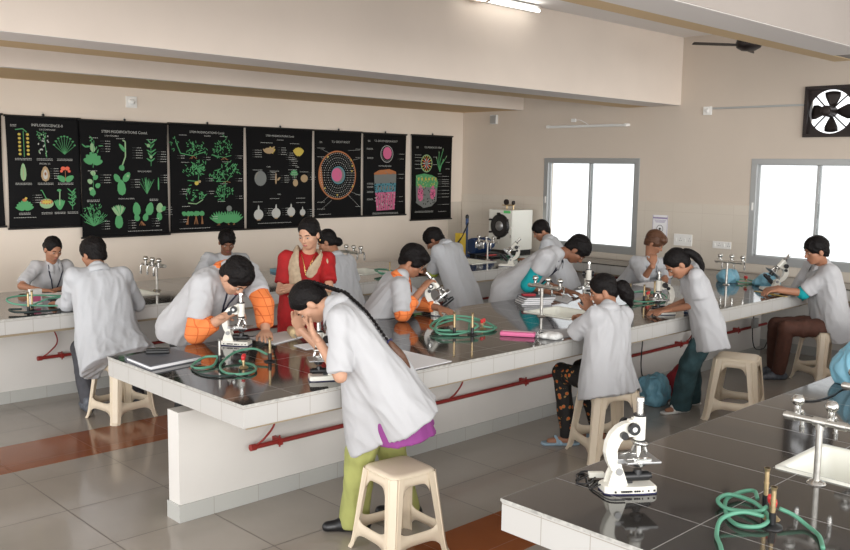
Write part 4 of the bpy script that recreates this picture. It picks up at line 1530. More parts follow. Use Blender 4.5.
# boy seen from behind
p = person('p2', 'student in white coat seen from behind on a stool at the far bench', PJ['p2'], 82, (105, 18), sc=1.06, build=1.02, pose='seat', skin='skin',
           coat='coat_blue', sleeve=1.6, hempt=(3.06, 6.55, .46), hem_r=1.25, feet=((2.98, 6.98), (3.42, 7.0)), pants='pants_grey', coat_r=1.08, lany=None, shoes='shoe_grey')
m = MB().tube([q - p['off'] for q in smooth_path([p['J']['neck'] + p['r'] * a + p['fr'] * c + p['sp'] * e for a, c, e in ((.07, .0, -.005), (.05, -.055, .0), (0, -.075, -.005), (-.05, -.055, .0), (-.07, .0, -.005))], 5)], .007, 6)
m.build('lanyard', 'lanyard', p['t'])
p = person('p3', 'boy in pale shirt behind the far bench, half hidden by the leaning boy in orange', PJ['p3'], -100, (-112, 30), sc=1.04, pose='seat', skin='skin_dark',
           coat='coat_blue', sleeve=.9, hem=.08, lany=.9, pants='pants_grey')
PJ['p4'].update(wrL=(3.37, 5.01, .885), pelvis=(3.21, 5.68, .86), elR=(2.99, 5.26, .88), wrR=(3.10, 5.07, 1.01))
p = person('p4', 'boy in white coat over orange checked sleeves bending over a microscope', PJ['p4'], -68, (-74, 58), sc=1.08, build=1.12, skin='skin_light',
           coat='coat', sleeve=.72, hempt=(3.205, 5.70, .775), coat_r=1.08, hem_r=.9, lany=.9, pants='pants_black', over={'L': ('orange', .6, 1.78), 'R': ('orange', .6, 1.62)}, collar='orange',
           hands={'L': ((-.5, -.85, -.12), (0, 0, -1)), 'R': ((.95, .1, .1), (0, -.3, -1))}, curl=(.2, .75), res=.009)
p = person('p5', 'woman in red kurta with beige scarf standing with arms crossed', PJ['p5'], -124, (-156, 20), sc=.99, build=.90, skin='skin_light', hair='lowbun',
           coat='red', sleeve=.78, hempt=(4.18, 5.75, .42), coat_r=.92, collar=False, pants='red', hands={'L': ((-.5, .8, .1), (-.5, -.5, -.3)), 'R': ((.8, -.3, 0), (-.2, -.4, -.5))},
           curl=(.35, .35), res=.008)
nk, r, fr, sp = p['J']['neck'], p['r'], p['fr'], p['sp']
q = smooth_path([nk + r * .075 - fr * .08 - sp * .02, nk + r * .085 + fr * .0 - sp * .0, nk + r * .105 + fr * .085 - sp * .07, nk + r * .09 + fr * .115 - sp * .17, nk + r * .055 + fr * .125 - sp * .28], 4)
band(q, .044, 'scarf', 'dupatta', p)
q = smooth_path([nk + r * .0 - fr * .085 - sp * .03, nk - r * .075 - fr * .04 - sp * .0, nk - r * .10 + fr * .05 - sp * .02, nk - r * .03 + fr * .12 - sp * .14], 4)
band(q, .034, 'scarf', 'dupatta', p)
q = smooth_path([nk - r * .13 - fr * .02 - sp * .025, nk - r * .17 + fr * .055 - sp * .06, nk - r * .195 + fr * .07 - sp * .2, nk - r * .195 + fr * .05 - sp * .38], 4)
band(q, .034, 'scarf', 'dupatta', p)
m = MB().tube(p['drape']([nk + r * .045 + fr * .05 - sp * .01, nk + r * .02 + fr * .1 - sp * .09, nk + fr * .13 - sp * .16, nk - r * .02 + fr * .1 - sp * .09, nk - r * .045 + fr * .05 - sp * .01], .004), .003, 6)
m.build('necklace', 'gold', p['t'])
m = MB()
for qq in (-1, 1):
    m.ell(p['P'](qq * .084, -.008, -.052) - p['off'], (.005, .005, .009), 0, 8)
m.build('earrings', 'gold', p['t'])
m = MB().lathe([(.028, -.01), (.031, 0), (.028, .01)], 16)
p = person('p6', 'dark-haired girl in white coat facing the far bench behind the woman in red', PJ['p6'], 112, (128, 30), sc=.95, build=.92, skin='skin', hair='lowbun',
           coat='coat_blue', sleeve=.9, hem=.22, pants='pants_grey')
PJ['p7'].update(elL=(2.81, 3.51, .935), wrL=(2.80, 3.70, 1.11), elR=(3.05, 3.90, .94), wrR=(2.92, 4.01, 1.10))
p = person('p7', 'girl with a long black braid and lime green trousers bending over the central bench', PJ['p7'], 128, (138, 62), sc=.97, build=.95, skin='skin_light', hair='long',
           coat='coat', sleeve=.93, hempt=(3.205, 3.40, .66), coat_r=1.12, hem_r=1.38, hang=(((3.0, 3.58, 1.0), (3.07, 3.565, .40), .11, .125), ((3.08, 3.52, .92), (3.13, 3.50, .40), .14, .155)), pants='salwar', pants_z=.03, flare=.03, feet=((3.05, 3.68), (3.39, 3.63)), shoes='shoe', wr=.017,
           legsf=((-.8, .55), (-.6, .75)), hands={'L': ((.03, .16, .08), (.5, .3, .5)), 'R': ((-.05, -.04, .14), (-.3, -.5, .3))}, curl=(.3, .3), res=.008)
J, r, fr, sp = p['J'], p['r'], p['fr'], p['sp']
hc = p['head'][0]
hd_ = nrm(V(3.165, 3.435, .665) - J['pelvis'])
F = Field(*bounds([J['pelvis'], V(3.2, 3.4, .45)], .3), .008)
for sg in (-1, 1):
    F.cone(J['pelvis'] + r * sg * .06, V(3.22, 3.40, .50) + r * sg * .09, .115, .165, .04, flat=(fr, .95))
F.cut(V(3.22, 3.39, .585), hd_ + V(-.1, .08, 0))
vs, fs = F.mesh()
vs = wrinkle(vs, fs, .012, 10, UP, 7.0)
mesh_obj('kurta', [(vs, fs, 0)], 'purple', p['t'], p['off'])
# the braid: three-strand beads of hair lying on her back
f, u = p['head'][1], p['head'][2]
path = [p['P'](0, -.112, .03) + p['off'] * 0, J['neck'] - fr * .085 + sp * .03, J['neck'] - fr * .12 - sp * .09 - r * .03, J['neck'] - fr * .14 - sp * .20 - r * .055, J['neck'] - fr * .14 - sp * .31 - r * .06]
pp = p['drape'](path[1:], .012, 8)
pp = [path[0] - p['off'], (path[0] - p['off']) * .5 + pp[0] * .5] + pp
pp = smooth_path(pp, 3)
L = np.cumsum([0] + [np.linalg.norm(b_ - a_) for a_, b_ in zip(pp[:-1], pp[1:])])
m = MB()
n_beads = 26
for k in range(n_beads):
    s_ = L[-1] * k / (n_beads - 1)
    i = min(len(pp) - 2, int(np.searchsorted(L, s_, 'right') - 1))
    tt = (s_ - L[i]) / max(1e-6, L[i + 1] - L[i])
    c_ = pp[i] * (1 - tt) + pp[i + 1] * tt
    d_ = nrm(pp[min(i + 2, len(pp) - 1)] - pp[max(0, i - 1)])
    sd = nrm(np.cross(d_, fr))
    w_ = .019 - .007 * k / n_beads
    for q in (-1, 1):
        dd = nrm(d_ + sd * q * .75)
        n3 = np.cross(dd, nrm(np.cross(dd, sd + .01)))
        rot = np.stack([dd, nrm(np.cross(n3, dd)), nrm(n3)], 1)
        m.ell(c_ + sd * q * w_ * .42, (w_ * 1.05, w_ * .62, w_ * .62), 0, 8, rot=rot)
m.build('braid', 'hair', p['hair'])
e0 = pp[-1] + p['off']
m = MB()
m.ell(e0 - p['off'], (.014, .014, .014), 0, 10)
m.ell(e0 - p['off'] + V(.012, 0, .008), (.01, .01, .01), 0, 8)
m.build('hair_tie', 'navy', p['hair'])
tl = smooth_path([e0, e0 - sp * .06 - r * .0 - fr * .006, e0 - sp * .13 + r * .015 - fr * .012, e0 - sp * .19 + r * .035 - fr * .005], 3)
tail_field(tl, list(np.linspace(.012, .020, 5)) + list(np.linspace(.019, .004, len(tl) - 5)), 'braid_end', 'hair_brown', p)
PJ['p8'].update(shR=(4.645, 5.06, 1.083), elR=(4.60, 4.99, .88), wrR=(4.79, 4.98, 1.05), elL=(4.98, 5.20, .90), wrL=(4.99, 4.98, .885))
p = person('p8', 'boy with glasses in white coat with orange cuffs looking into a tilted microscope', PJ['p8'], -30, (-58, 34), sc=1.04, build=1.0, pose='seat', skin='skin', hair='mop',
           coat='coat', sleeve=(1.0, .95), hem=.12, pants='pants_grey', over={'R': ('orange', .75, 1.6), 'L': ('orange', .8, 1.7)}, collar='orange', lany=.8, curl=(.5, .8), res=.009)
m = MB()
for q in (-1, 1):
    m.tube([p['P'](q * .031 + .019 * math.cos(a), .098, .002 + .014 * math.sin(a)) - p['off'] for a in np.linspace(0, 2 * PI, 17)[:-1]], .0018, 5, closed=True)
    m.tube([p['P'](q * .05, .096, .006) - p['off'], p['P'](q * .073, .05, .006) - p['off'], p['P'](q * .077, -.01, .0) - p['off']], .0016, 5)
m.tube([p['P'](-.012, .099, .006) - p['off'], p['P'](.012, .099, .006) - p['off']], .0018, 5)
m.build('glasses', 'black', p['t'])
p = person('p9', 'boy in white coat with lime sleeve seen from behind at the far bench', PJ['p9'], 116, (118, 42), sc=1.06, skin='skin_dark', coat='coat_blue', sleeve=.9, hem=.24, coat_r=.98,
           pants='pants_black', over={'L': ('limesleeve', .6, 1.2), 'R': ('limesleeve', .6, 1.2)})
p = person('p10', 'boy in white coat in profile at the far bench by the left-hand window', PJ['p10'], 118, (146, 28), sc=1.0, skin='skin', pose='seat', coat='coat_blue', sleeve=.95, hem=.14, pants='pants_grey')
p = person('p11', 'boy in white coat with teal sleeve leaning far over the central bench', PJ['p11'], -48, (-58, 58), sc=1.08, build=1.05, skin='skin_dark', coat='coat', sleeve=.5,
           hempt=(6.42, 5.50, .70), coat_r=1.0, hem_r=.95, over={'R': ('teal', .4, 1.15), 'L': ('teal', .4, 1.1)}, lany=1.0, pants='pants_black')
p = person('p12', 'girl with messy ponytail in white coat and black floral trousers on a stool', PJ['p12'], 108, (128, 24), sc=.97, build=.97, skin='skin', hair='long', pose='seat',
           coat='coat', sleeve=.95, hempt=(5.13, 3.45, .455), coat_r=1.12, hem_r=1.3, pants='floral', feet=((5.19, 3.84), (5.44, 3.74)), shoes='sandal', legsf=((-.7, .6), (-.3, .9)),
           knees=((5.14, 3.87, .54), (5.36, 3.86, .54)), hands={'R': ((-.2, .1, .6), (0, .5, .5)), 'L': ((.2, .8, .1), (0, 0, -1))}, curl=(.8, .7), res=.008, wr=.017)
hc, f, u, rr, s_ = p['head']
tl = [p['P'](0, -.09, -.01), p['P'](0.005, -.135, -.03), p['P'](0.02, -.15, -.09), p['P'](0.03, -.15, -.17)]
tail_field(tl, [.03, .045, .045, .012], 'ponytail', 'hair', p, bump=.016, fr=26)
tl = [p['P'](0.01, -.12, -.02), p['P'](0.05, -.14, -.08), p['P'](0.085, -.145, -.15), p['P'](.10, -.14, -.20)]
tail_field(tl, [.025, .026, .02, .006], 'ponytail', 'hair', p, bump=.012, fr=26)
MB().ell(p['P'](.005, -.115, -.02) - p['off'], (.022, .022, .022), 0, 10).build('hair_tie', 'navy', p['hair'])
p = person('p13', 'student with auburn brown hair resting chin on hand behind the central bench', PJ['p13'], -106, (-76, 32), sc=1.04, skin='skin', hair='mop', haircol='hair_brown', pose='seat',
           coat='coat_blue', sleeve=(1.2, 1.2), hem=.1, coat_r=1.15, pants='pants_grey', hands={'R': ((.35, .2, .8), (.5, .4, .2))}, curl=(.5, .9))
PJ['p14']['elL'] = (PJ['p14']['elL'][0] - .05, PJ['p14']['elL'][1] - .05, PJ['p14']['elL'][2])
p = person('p14', 'girl with a ponytail in white coat and dark teal jeans bending over a microscope', PJ['p14'], 128, (140, 46), sc=.97, build=.93, skin='skin', hair='long',
           coat='coat', sleeve=.72, hempt=(6.60, 3.49, .585), coat_r=.98, hem_r=1.12, pants='denim', pants_z=.03, flare=.035, feet=((6.61, 3.75), (6.90, 3.82)), legsf=((-.9, .35), (-.7, .6)), shoes='sandal_white',
           hands={'L': ((-.75, .5, -.1), (0, 0, -1)), 'R': ((-.7, .5, -.1), (0, 0, -1))}, curl=(.3, .35), res=.009)
J = p['J']
q0 = p['P'](0, -.095, .035)
tl = smooth_path([q0, q0 - p['Fw'] * .045 + UP * .002, q0 - p['Fw'] * .10 - UP * .03, q0 - p['Fw'] * .145 - UP * .085, q0 - p['Fw'] * .16 - UP * .15], 3)
tail_field(tl, [.022] + list(np.linspace(.024, .026, 6)) + list(np.linspace(.026, .006, len(tl) - 7)), 'ponytail', 'hair', p, bump=.010, fr=22)
MB().lathe([(.022, -.012), (.032, 0), (.022, .012)], 14, X=Matrix.Translation(Vector(q0 - p['off'])) @ Vector(-p['head'][1]).to_track_quat('Z', 'Y').to_matrix().to_4x4()).build('hair_tie', 'sandal_white', p['hair'])
p = person('p15', 'boy in white coat with teal cuffs and brown trousers seated at the far right', PJ['p15'], 142, (140, 16), sc=1.08, build=1.02, skin='skin', pose='seat', coat='coat', sleeve=.9,
           hempt=(8.73, 3.37, .44), coat_r=1.06, pants='pants_brown', feet=((8.40, 3.74), (8.60, 3.88)), over={'R': ('teal', .7, 1.12), 'L': ('teal', .7, 1.12)}, shoes='shoe_grey', res=.009,
           hands={'R': ((-.8, .5, -.05), (0, 0, -1)), 'L': ((-.8, .4, -.05), (0, 0, -1))})

# ------------------------------------------------------------------ microscopes
def microscope(label, x, y, rz, tilt=0.0, k=1.0, lamp='black', z=.8206):
    t = thing('microscope', label, 'microscope', (x, y, z), rz, 'ivory school microscopes on the benches')
    t.scale = (k, k, k)
    n = 10
    foot = [(-.060, -.030), (-.045, -.042), (.0, -.047), (.075, -.052), (.118, -.050), (.128, -.042), (.128, .042), (.118, .050), (.075, .052), (.0, .047), (-.045, .042), (-.060, .030)]
    m = MB()
    m.prism(foot, .004, .024, 0)
    m.prism([(a * .97, c * .95) for a, c in foot], .024, .028, 0)
    # pillar the arm hinges on
    for s in (-1, 1):
        m.prism([(-.045, .024), (.028, .024), (.016, .060), (.004, .092), (-.020, .092), (-.036, .060)], s * .026, s * .017, 0, X=Matrix.Rotation(PI / 2, 4, 'X'))
    b = m.build('base', 'scope', t)
    MB().prism([(a * 1.01, c * 1.01) for a, c in foot], .0, .0045).build('rubber_foot', 'navy', b)
    w = MB()
    rr = random.Random(5)
    xx = -.03
    while xx < .115:
        q = .003 + .004 * rr.random()
        if rr.random() < .78:
            w.box((xx, -.0535, .010), (xx + q, -.0485, .016))
        xx += q + .002
    w.build('lettering', 'ink', b)
    X = Matrix.Translation((-.008, 0, .078)) @ Matrix.Rotation(-tilt, 4, 'Y') @ Matrix.Translation((.008, 0, -.078))
    # C-shaped arm
    outer = [(-.024, .070), (-.044, .105), (-.054, .140), (-.050, .178), (-.036, .210), (-.012, .234), (.012, .246), (.034, .250)]
    inner = [(.034, .205), (.016, .198), (-.002, .180), (-.014, .152), (-.012, .122), (.006, .096), (.006, .070)]
    m = MB()
    prof = outer + inner
    XY = X @ Matrix.Rotation(PI / 2, 4, 'X')
    m.prism(prof, -.0155, .0155, 0, X=XY)
    m.prism([(p[0] * .96 + .0, p[1] * .985 + .002) for p in prof], -.0185, .0185, 0, X=XY)
    m.box((.030, -.014, .196), (.052, .014, .256), 0, .003, X=X)
    m.build('arm', 'scope', t)
    m = MB()
    for s in (-1, 1):
        m.cyl((-.008, s * .02, .078), (-.008, s * .034, .078), .0125, n=16, X=X)
    m.build('hinge_knob', 'stage', t)
    m = MB()
    for s in (-1, 1):
        m.cyl((.036, s * .014, .232), (.036, s * .030, .232), .009, n=14, X=X)
        m.cyl((.036, s * .030, .232), (.036, s * .046, .232), .021, n=20, X=X)
    ko = m.build('coarse_knob', 'black', t)
    MB().cyl((.036, -.0465, .232), (.036, -.048, .232), .009, n=14, X=X).build('knob_cap', 'steel', ko)
    m = MB()
    for s in (-1, 1):
        m.cyl((.006, s * .016, .206), (.006, s * .034, .206), .0135, n=16, X=X)
    m.build('fine_knob', 'black', t)
    tb = MB().cyl((.072, 0, .184), (.072, 0, .268), .0215, n=20, X=X)
    tb.box((.045, -.010, .198), (.060, .010, .262), X=X)
    tb.build('body_tube', 'scope', t)
    m = MB().cyl((.072, 0, .268), (.072, 0, .275), .0225, n=20, X=X)
    m.build('collar_ring', 'black', t)
    MB().cyl((.072, 0, .178), (.072, 0, .185), .0225, n=20, X=X).build('collar_ring', 'black', t)
    e = MB().cyl((.072, 0, .275), (.072, 0, .328), .0125, n=18, X=X)
    e.cyl((.072, 0, .322), (.072, 0, .334), .0150, .0135, n=18, X=X)
    e.build('eyepiece', 'steel', t)
    MB().lathe([(0, 0), (.022, 0), (.031, .008), (.030, .014), (.018, .018)], 20, X=X @ Matrix.Translation((.074, 0, .162)) @ Matrix.Rotation(.22, 4, 'Y')).build('nosepiece', 'steel', t)
    for a in (0, 2.1, 4.2):
        c, s = math.cos(a), math.sin(a)
        m = MB().cyl((.074 + .014 * c, .014 * s, .164), (.074 + .024 * c, .024 * s, .138), .0085, n=12, X=X)
        m.cyl((.074 + .024 * c, .024 * s, .138), (.074 + .028 * c, .028 * s, .128), .0065, .0045, n=12, X=X)
        m.build('objective', 'steel', t)
    st = MB().box((.008, -.062, .112), (.132, .062, .1195), 0, .002, X=X)
    st.box((-.012, -.022, .104), (.02, .022, .120), 0, .002, X=X)
    so = st.build('stage', 'stage', t)
    m = MB()
    for s in (-1, 1):
        m.tube([(.018, s * .03, .121), (.05, s * .036, .124), (.085, s * .022, .1205)], .0025, 6, X=X)
    m.box((.035, -.05, .1195), (.10, -.035, .128), X=X)
    m.cyl((.05, -.062, .115), (.05, -.078, .115), .006, n=10, X=X)
    m.build('slide_clip', 'steel', so)
    m = MB().cyl((.075, 0, .112), (.075, 0, .086), .019, .016, n=18, X=X)
    m.cyl((.075, 0, .092), (.075, 0, .096), .024, n=18, X=X)
    m.build('condenser', 'black', t)
    m = MB().cyl((.018, 0, .050), (.112, 0, .050), .017, n=16, X=X)
    m.cyl((.112, 0, .050), (.122, 0, .050), .012, n=14, X=X)
    m.cyl((.072, 0, .052), (.072, 0, .076), .017, .014, n=16, X=X)
    m.box((.01, -.012, .028), (.05, .012, .05), X=X)
    m.build('lamp_housing', lamp, t)
    return t

R_ = math.radians
microscope('ivory microscope standing alone on the foreground bench', 2.75, 1.80, R_(-34), k=1.05)
microscope('ivory microscope under the braided girl at the near edge of the central bench', 3.035, 3.865, R_(150))
microscope('ivory microscope the boy in orange sleeves bends over', 3.13, 5.06, R_(-52), k=1.03)
microscope('tilted ivory microscope used by the boy with glasses', 5.03, 5.03, R_(-38), R_(38), k=1.05)
microscope('ivory microscope in front of the leaning boy in teal sleeve', 6.62, 4.74, R_(-135), k=1.08)
microscope('ivory microscope used by the girl in jeans', 6.53, 3.87, R_(140), k=1.05)
microscope('tilted ivory microscope used by the boy in brown trousers', 8.74, 3.98, R_(138), R_(42), k=1.1)
microscope('tilted ivory microscope by the boy in profile at the far bench', 8.22, 7.02, R_(125), R_(40), k=1.05)

cb = smooth_path([(2.70, 1.84, .845), (2.688, 1.875, .825), (2.74, 1.93, .824), (2.80, 1.985, .825), (2.755, 1.99, .83), (2.735, 1.965, .824), (2.80, 2.005, .826), (2.83, 1.97, .83), (2.76, 1.945, .834), (2.70, 1.95, .824), (2.72, 1.905, .826), (2.79, 1.925, .83), (2.81, 1.90, .824), (2.70, 1.88, .824), (2.665, 1.83, .825), (2.64, 1.76, .825), (2.68, 1.72, .826)], 6)
c = MB().tube(cb, .0032, 6)
tag(c.build('extension_cord', 'black'), 'tangled black power cord behind the foreground microscope', 'cord')
t = thing('power_adapter', 'small white adapter plug lying in the black cord on the foreground bench', 'plug', (2.80, 1.925, .8365), R_(-40))
MB().box((-.035, -.012, -.010), (.025, .012, .012), bev=.004).build('body', 'scope', t)
MB().cyl((.024, 0, 0), (.045, 0, 0), .006, n=10).build('tip', 'white_plastic', t)

# ------------------------------------------------------------------ gas burners, hoses and taps
def burner(label, x, y, h=.135, mt='brass'):
    t = thing('bunsen_burner', label, 'burner', (x, y, .8205), 0, 'brass gas burners on the benches')
    MB().lathe([(.0, .012), (.014, .012), (.020, .008), (.034, .006), (.036, 0)], 20).build('base', 'black', t)
    MB().cyl((0, 0, .010), (0, 0, .052), .0115, n=14).build('collar', 'black', t)
    m = MB().cyl((0, 0, .05), (0, 0, h), .0082, n=14)
    m.cyl((0, 0, h * .62), (0, 0, h * .66), .0098, n=14)
    m.cyl((0, 0, h - .012), (0, 0, h), .0085, .0115, n=14)
    m.build('barrel', mt, t)
    MB().cyl((.0, 0, .03), (.028, 0, .03), .005, n=8).build('gas_inlet', mt, t)
    return t

def valve(label, x, y, rz=0.0):
    t = thing('gas_tap', label, 'gas tap', (x, y, .8205), rz, 'gas taps with red knobs')
    MB().lathe([(0, .01), (.02, .01), (.03, 0)], 16).build('flange', 'brass', t)
    MB().cyl((0, 0, .005), (0, 0, .055), .009, n=12).build('post', 'brass', t)
    MB().cyl((-.03, 0, .045), (.03, 0, .045), .008, n=10).build('outlets', 'brass', t)
    for s in (-1, 1):
        MB().lathe([(0, .028), (.011, .027), (.013, .014), (.010, .0)], 10, X=Matrix.Translation((s * .022, 0, .05))).build('knob', 'redknob', t)
    return t

def hose(label, pts, r=.0075, mt='hose', closed=False):
    o = MB().tube(smooth_path(pts, 8, closed), r, 8, closed=closed).build('gas_hose', mt)
    return tag(o, label, 'hose')

# foreground bench
burner('taller brass burner with black collar on the foreground bench', 2.985, 1.345, .15)
burner('shorter brass burner with round base in front on the foreground bench', 2.845, 1.255, .14)
valve('red-knobbed gas tap between the two foreground burners', 2.915, 1.29, .6)
hose('looped green hose on the foreground bench', [(2.985, 1.375, .85), (3.05, 1.42, .85), (3.02, 1.46, .84), (2.92, 1.46, .835), (2.80, 1.39, .830), (2.755, 1.325, .830), (2.79, 1.27, .835), (2.86, 1.275, .845), (2.93, 1.36, .855), (2.95, 1.46, .85), (2.88, 1.47, .845), (2.84, 1.41, .84), (2.87, 1.32, .85), (2.90, 1.30, .865)])
hose('green hose arching at the near side of the foreground burners', [(2.845, 1.285, .85), (2.80, 1.34, .86), (2.72, 1.37, .85), (2.63, 1.34, .832), (2.56, 1.29, .830), (2.50, 1.25, .830)])
hose('green hose trailing off to the right of the foreground burners', [(2.915, 1.265, .865), (2.93, 1.22, .85), (2.92, 1.17, .832), (2.87, 1.11, .830), (2.78, 1.06, .830)])
# near end of the central bench
burner('pale metal burner by the grey folder on the central bench', 2.77, 4.60, .15, 'pipe_steel')
burner('brass burner by the white sheet on the central bench', 3.03, 4.46, .145)
valve('red-knobbed gas tap inside the hose loop near the grey folder', 2.82, 4.42, .9)
hose('big green hose loop between the burners near the grey folder', [(3.03, 4.49, .86), (3.02, 4.62, .875), (2.91, 4.66, .86), (2.76, 4.56, .835), (2.67, 4.42, .830), (2.655, 4.30, .830), (2.72, 4.24, .832), (2.81, 4.28, .833), (2.87, 4.40, .834), (2.84, 4.48, .84), (2.81, 4.44, .86)])
hose('green hose loop beside the grey folder', [(2.775, 4.63, .86), (2.73, 4.70, .85), (2.64, 4.66, .835), (2.58, 4.59, .830), (2.60, 4.53, .830), (2.69, 4.54, .832), (2.79, 4.66, .84), (2.77, 4.62, .855)])
hose('dark hose lying under the green loops near the grey folder', [(2.60, 4.62, .828), (2.55, 4.52, .827), (2.54, 4.39, .827), (2.60, 4.29, .827), (2.74, 4.255, .827)], .006, 'darkhose')
# middle of the central bench
burner('left brass burner of the pair before the boy with glasses', 4.52, 4.36, .16)
burner('right brass burner of the pair before the boy with glasses', 4.61, 4.27, .16)
valve('red-knobbed gas tap beside the hose left of the pink pouch', 4.83, 4.37, .4)
hose('tangled green hose around the burners left of the pink pouch', [(4.50, 4.38, .85), (4.44, 4.46, .85), (4.50, 4.58, .86), (4.66, 4.60, .90), (4.80, 4.52, .90), (4.88, 4.40, .87), (4.86, 4.28, .84), (4.74, 4.25, .832), (4.62, 4.30, .84), (4.52, 4.40, .84), (4.47, 4.50, .84), (4.60, 4.60, .85), (4.78, 4.58, .87), (4.92, 4.46, .86), (4.90, 4.30, .835), (4.80, 4.34, .85)])
hose('second green hose coiled behind the burners left of the pink pouch', [(4.63, 4.29, .85), (4.70, 4.31, .88), (4.64, 4.50, .91), (4.52, 4.52, .89), (4.42, 4.44, .84), (4.46, 4.34, .831), (4.60, 4.31, .84), (4.76, 4.44, .86)])
# by the girl in jeans
burner('leftmost brass burner of the three near the girl in jeans', 6.95, 4.50, .155)
burner('middle brass burner of the three near the girl in jeans', 6.99, 4.38, .155)
burner('rightmost brass burner of the three near the girl in jeans', 7.26, 4.44, .16)
hose('green hose coiled around the burners near the girl in jeans', [(6.95, 4.47, .85), (6.88, 4.50, .86), (6.98, 4.58, .88), (7.18, 4.60, .87), (7.36, 4.52, .85), (7.30, 4.38, .835), (7.08, 4.30, .832), (6.88, 4.33, .835), (6.86, 4.44, .85), (7.02, 4.50, .89), (7.22, 4.50, .88), (7.34, 4.42, .86), (7.24, 4.30, .84), (7.02, 4.26, .835)])
valve('gas tap inside the hose coil near the girl in jeans', 7.12, 4.42, .3)
valve('gas tap between the two blue plastic bags on the central bench', 9.03, 4.43, .8)
hose('short green hose between the two blue plastic bags', [(9.03, 4.46, .86), (8.98, 4.52, .85), (8.93, 4.47, .84), (8.96, 4.40, .832), (9.08, 4.31, .832), (9.14, 4.42, .84), (9.06, 4.44, .86)])
# far bench
burner('brass burner standing in front of the smiling girl at far left', 2.60, 7.13, .165)
burner('second brass burner closely beside the one before the smiling girl', 2.655, 7.20, .165)
hose('green hose heaped by the burners in front of the smiling girl', [(2.66, 7.23, .86), (2.80, 7.24, .90), (2.98, 7.20, .91), (3.02, 7.14, .88), (2.86, 7.10, .86), (2.66, 7.16, .87), (2.52, 7.22, .89), (2.50, 7.30, .92), (2.62, 7.34, .93), (2.82, 7.30, .92), (2.98, 7.26, .90), (3.06, 7.22, .86)])
hose('dark hose tangled under the green one before the smiling girl', [(2.56, 7.16, .85), (2.48, 7.20, .85), (2.50, 7.10, .84), (2.66, 7.06, .835), (2.86, 7.06, .84), (2.98, 7.10, .86), (2.94, 7.18, .88), (2.78, 7.20, .90)], .0085, 'darkhose')
t = thing('small_box', 'small white box with a pink label behind the burners at far left', 'box', (2.80, 7.52, .8205), .2)
MB().box((-.045, -.03, 0), (.045, .03, .13), bev=.004).build('carton', 'white_plastic', t)
MB().box((-.046, -.0315, .03), (.03, -.0302, .075)).build('sticker', 'p_pink', t)
burner('brass burner on the far bench left of the boy with glasses', 6.46, 7.22, .15)
hose('green hose coil on the far bench left of the boy with glasses', [(6.44, 7.24, .84), (6.36, 7.30, .86), (6.42, 7.42, .87), (6.56, 7.42, .86), (6.60, 7.30, .85), (6.50, 7.22, .835), (6.36, 7.24, .84), (6.40, 7.36, .88), (6.54, 7.36, .87)])
burner('left brass burner of the pair in front of the autoclave', 8.97, 7.66, .15)
burner('right brass burner of the pair in front of the autoclave', 9.07, 7.60, .16)
hose('green hose lying by the burners in front of the autoclave', [(8.97, 7.69, .85), (8.90, 7.76, .84), (9.02, 7.82, .835), (9.16, 7.74, .832), (9.10, 7.62, .84), (8.96, 7.56, .832), (8.84, 7.62, .832)])

# ------------------------------------------------------------------ papers, folder and small things on the benches
def sheet(name, label, cat, corners, th=.003, mt='paper', z=.8205, curl=0.0, group=None):
    cx = sum(p[0] for p in corners) / 4
    cy = sum(p[1] for p in corners) / 4
    N = 8
    A, B, Cc, D = [V(p[0] - cx, p[1] - cy, 0) for p in corners]
    vs = []
    for i in range(N + 1):
        for j in range(N + 1):
            s, t_ = i / N, j / N
            p = (A * (1 - s) + B * s) * (1 - t_) + (D * (1 - s) + Cc * s) * t_
            p[2] = th + curl * (abs(2 * s - 1) ** 3 * t_ ** 2)
            vs.append(p)
    n = (N + 1) ** 2
    vs2 = vs + [p - V(0, 0, th) for p in vs]
    fs = []
    for i in range(N):
        for j in range(N):
            a = i * (N + 1) + j
            fs.append((a, a + N + 1, a + N + 2, a + 1))
            fs.append((n + a, n + a + 1, n + a + N + 2, n + a + N + 1))
    ring = [i * (N + 1) for i in range(N + 1)] + [N * (N + 1) + j for j in range(1, N + 1)] + [i * (N + 1) + N for i in range(N - 1, -1, -1)] + [j for j in range(N - 1, 0, -1)]
    for a, b_ in zip(ring, ring[1:] + ring[:1]):
        fs.append((a, b_, n + b_, n + a))
    o = MB().add(vs2, fs).build(name, mt)
    o.location = (cx, cy, z)
    return tag(o, label, cat, group)

def slab_thing(name, label, cat, corners, h, z=.8205):
    cx = sum(p[0] for p in corners) / 4
    cy = sum(p[1] for p in corners) / 4
    t = thing(name, label, cat, (cx, cy, z))
    return t, [(p[0] - cx, p[1] - cy) for p in corners]

fc = [(2.372, 4.69), (2.735, 4.75), (2.715, 5.085), (2.385, 5.03)]
t, q = slab_thing('folder', 'dark grey file folder on the end of the central bench', 'folder', fc, .03)
MB().prism([(a * .97 + .004, c * .97) for a, c in q], .005, .021).build('pages', 'paper', t)
m = MB().prism(q, .0, .004)
m.prism(q, .022, .027)
m.prism([(q[2][0], q[2][1]), (q[3][0], q[3][1]), (q[3][0] * 1.01, q[3][1] * 1.02), (q[2][0] * 1.01, q[2][1] * 1.02)], 0, .027)
co = m.build('cover', 'folder', t)
MB().prism([(.06, .07), (.10, .077), (.098, .10), (.058, .093)], .0271, .0277).build('sticker', 'brass', co)
t = thing('spectacle_case', 'small black case lying on the grey folder', 'case', (2.575, 4.985, .8486), R_(-32))
MB().box((-.07, -.028, 0), (.07, .028, .020), bev=.008).build('case_bottom', 'black', t)
MB().box((-.069, -.027, .0205), (.069, .027, .032), bev=.008).build('case_lid', 'black', t)
sheet('paper_sheet', 'white folded sheet under the beige roll beside the orange-sleeved boy', 'paper', [(3.345, 4.87), (3.72, 4.99), (3.66, 5.20), (3.34, 5.16)], .006)
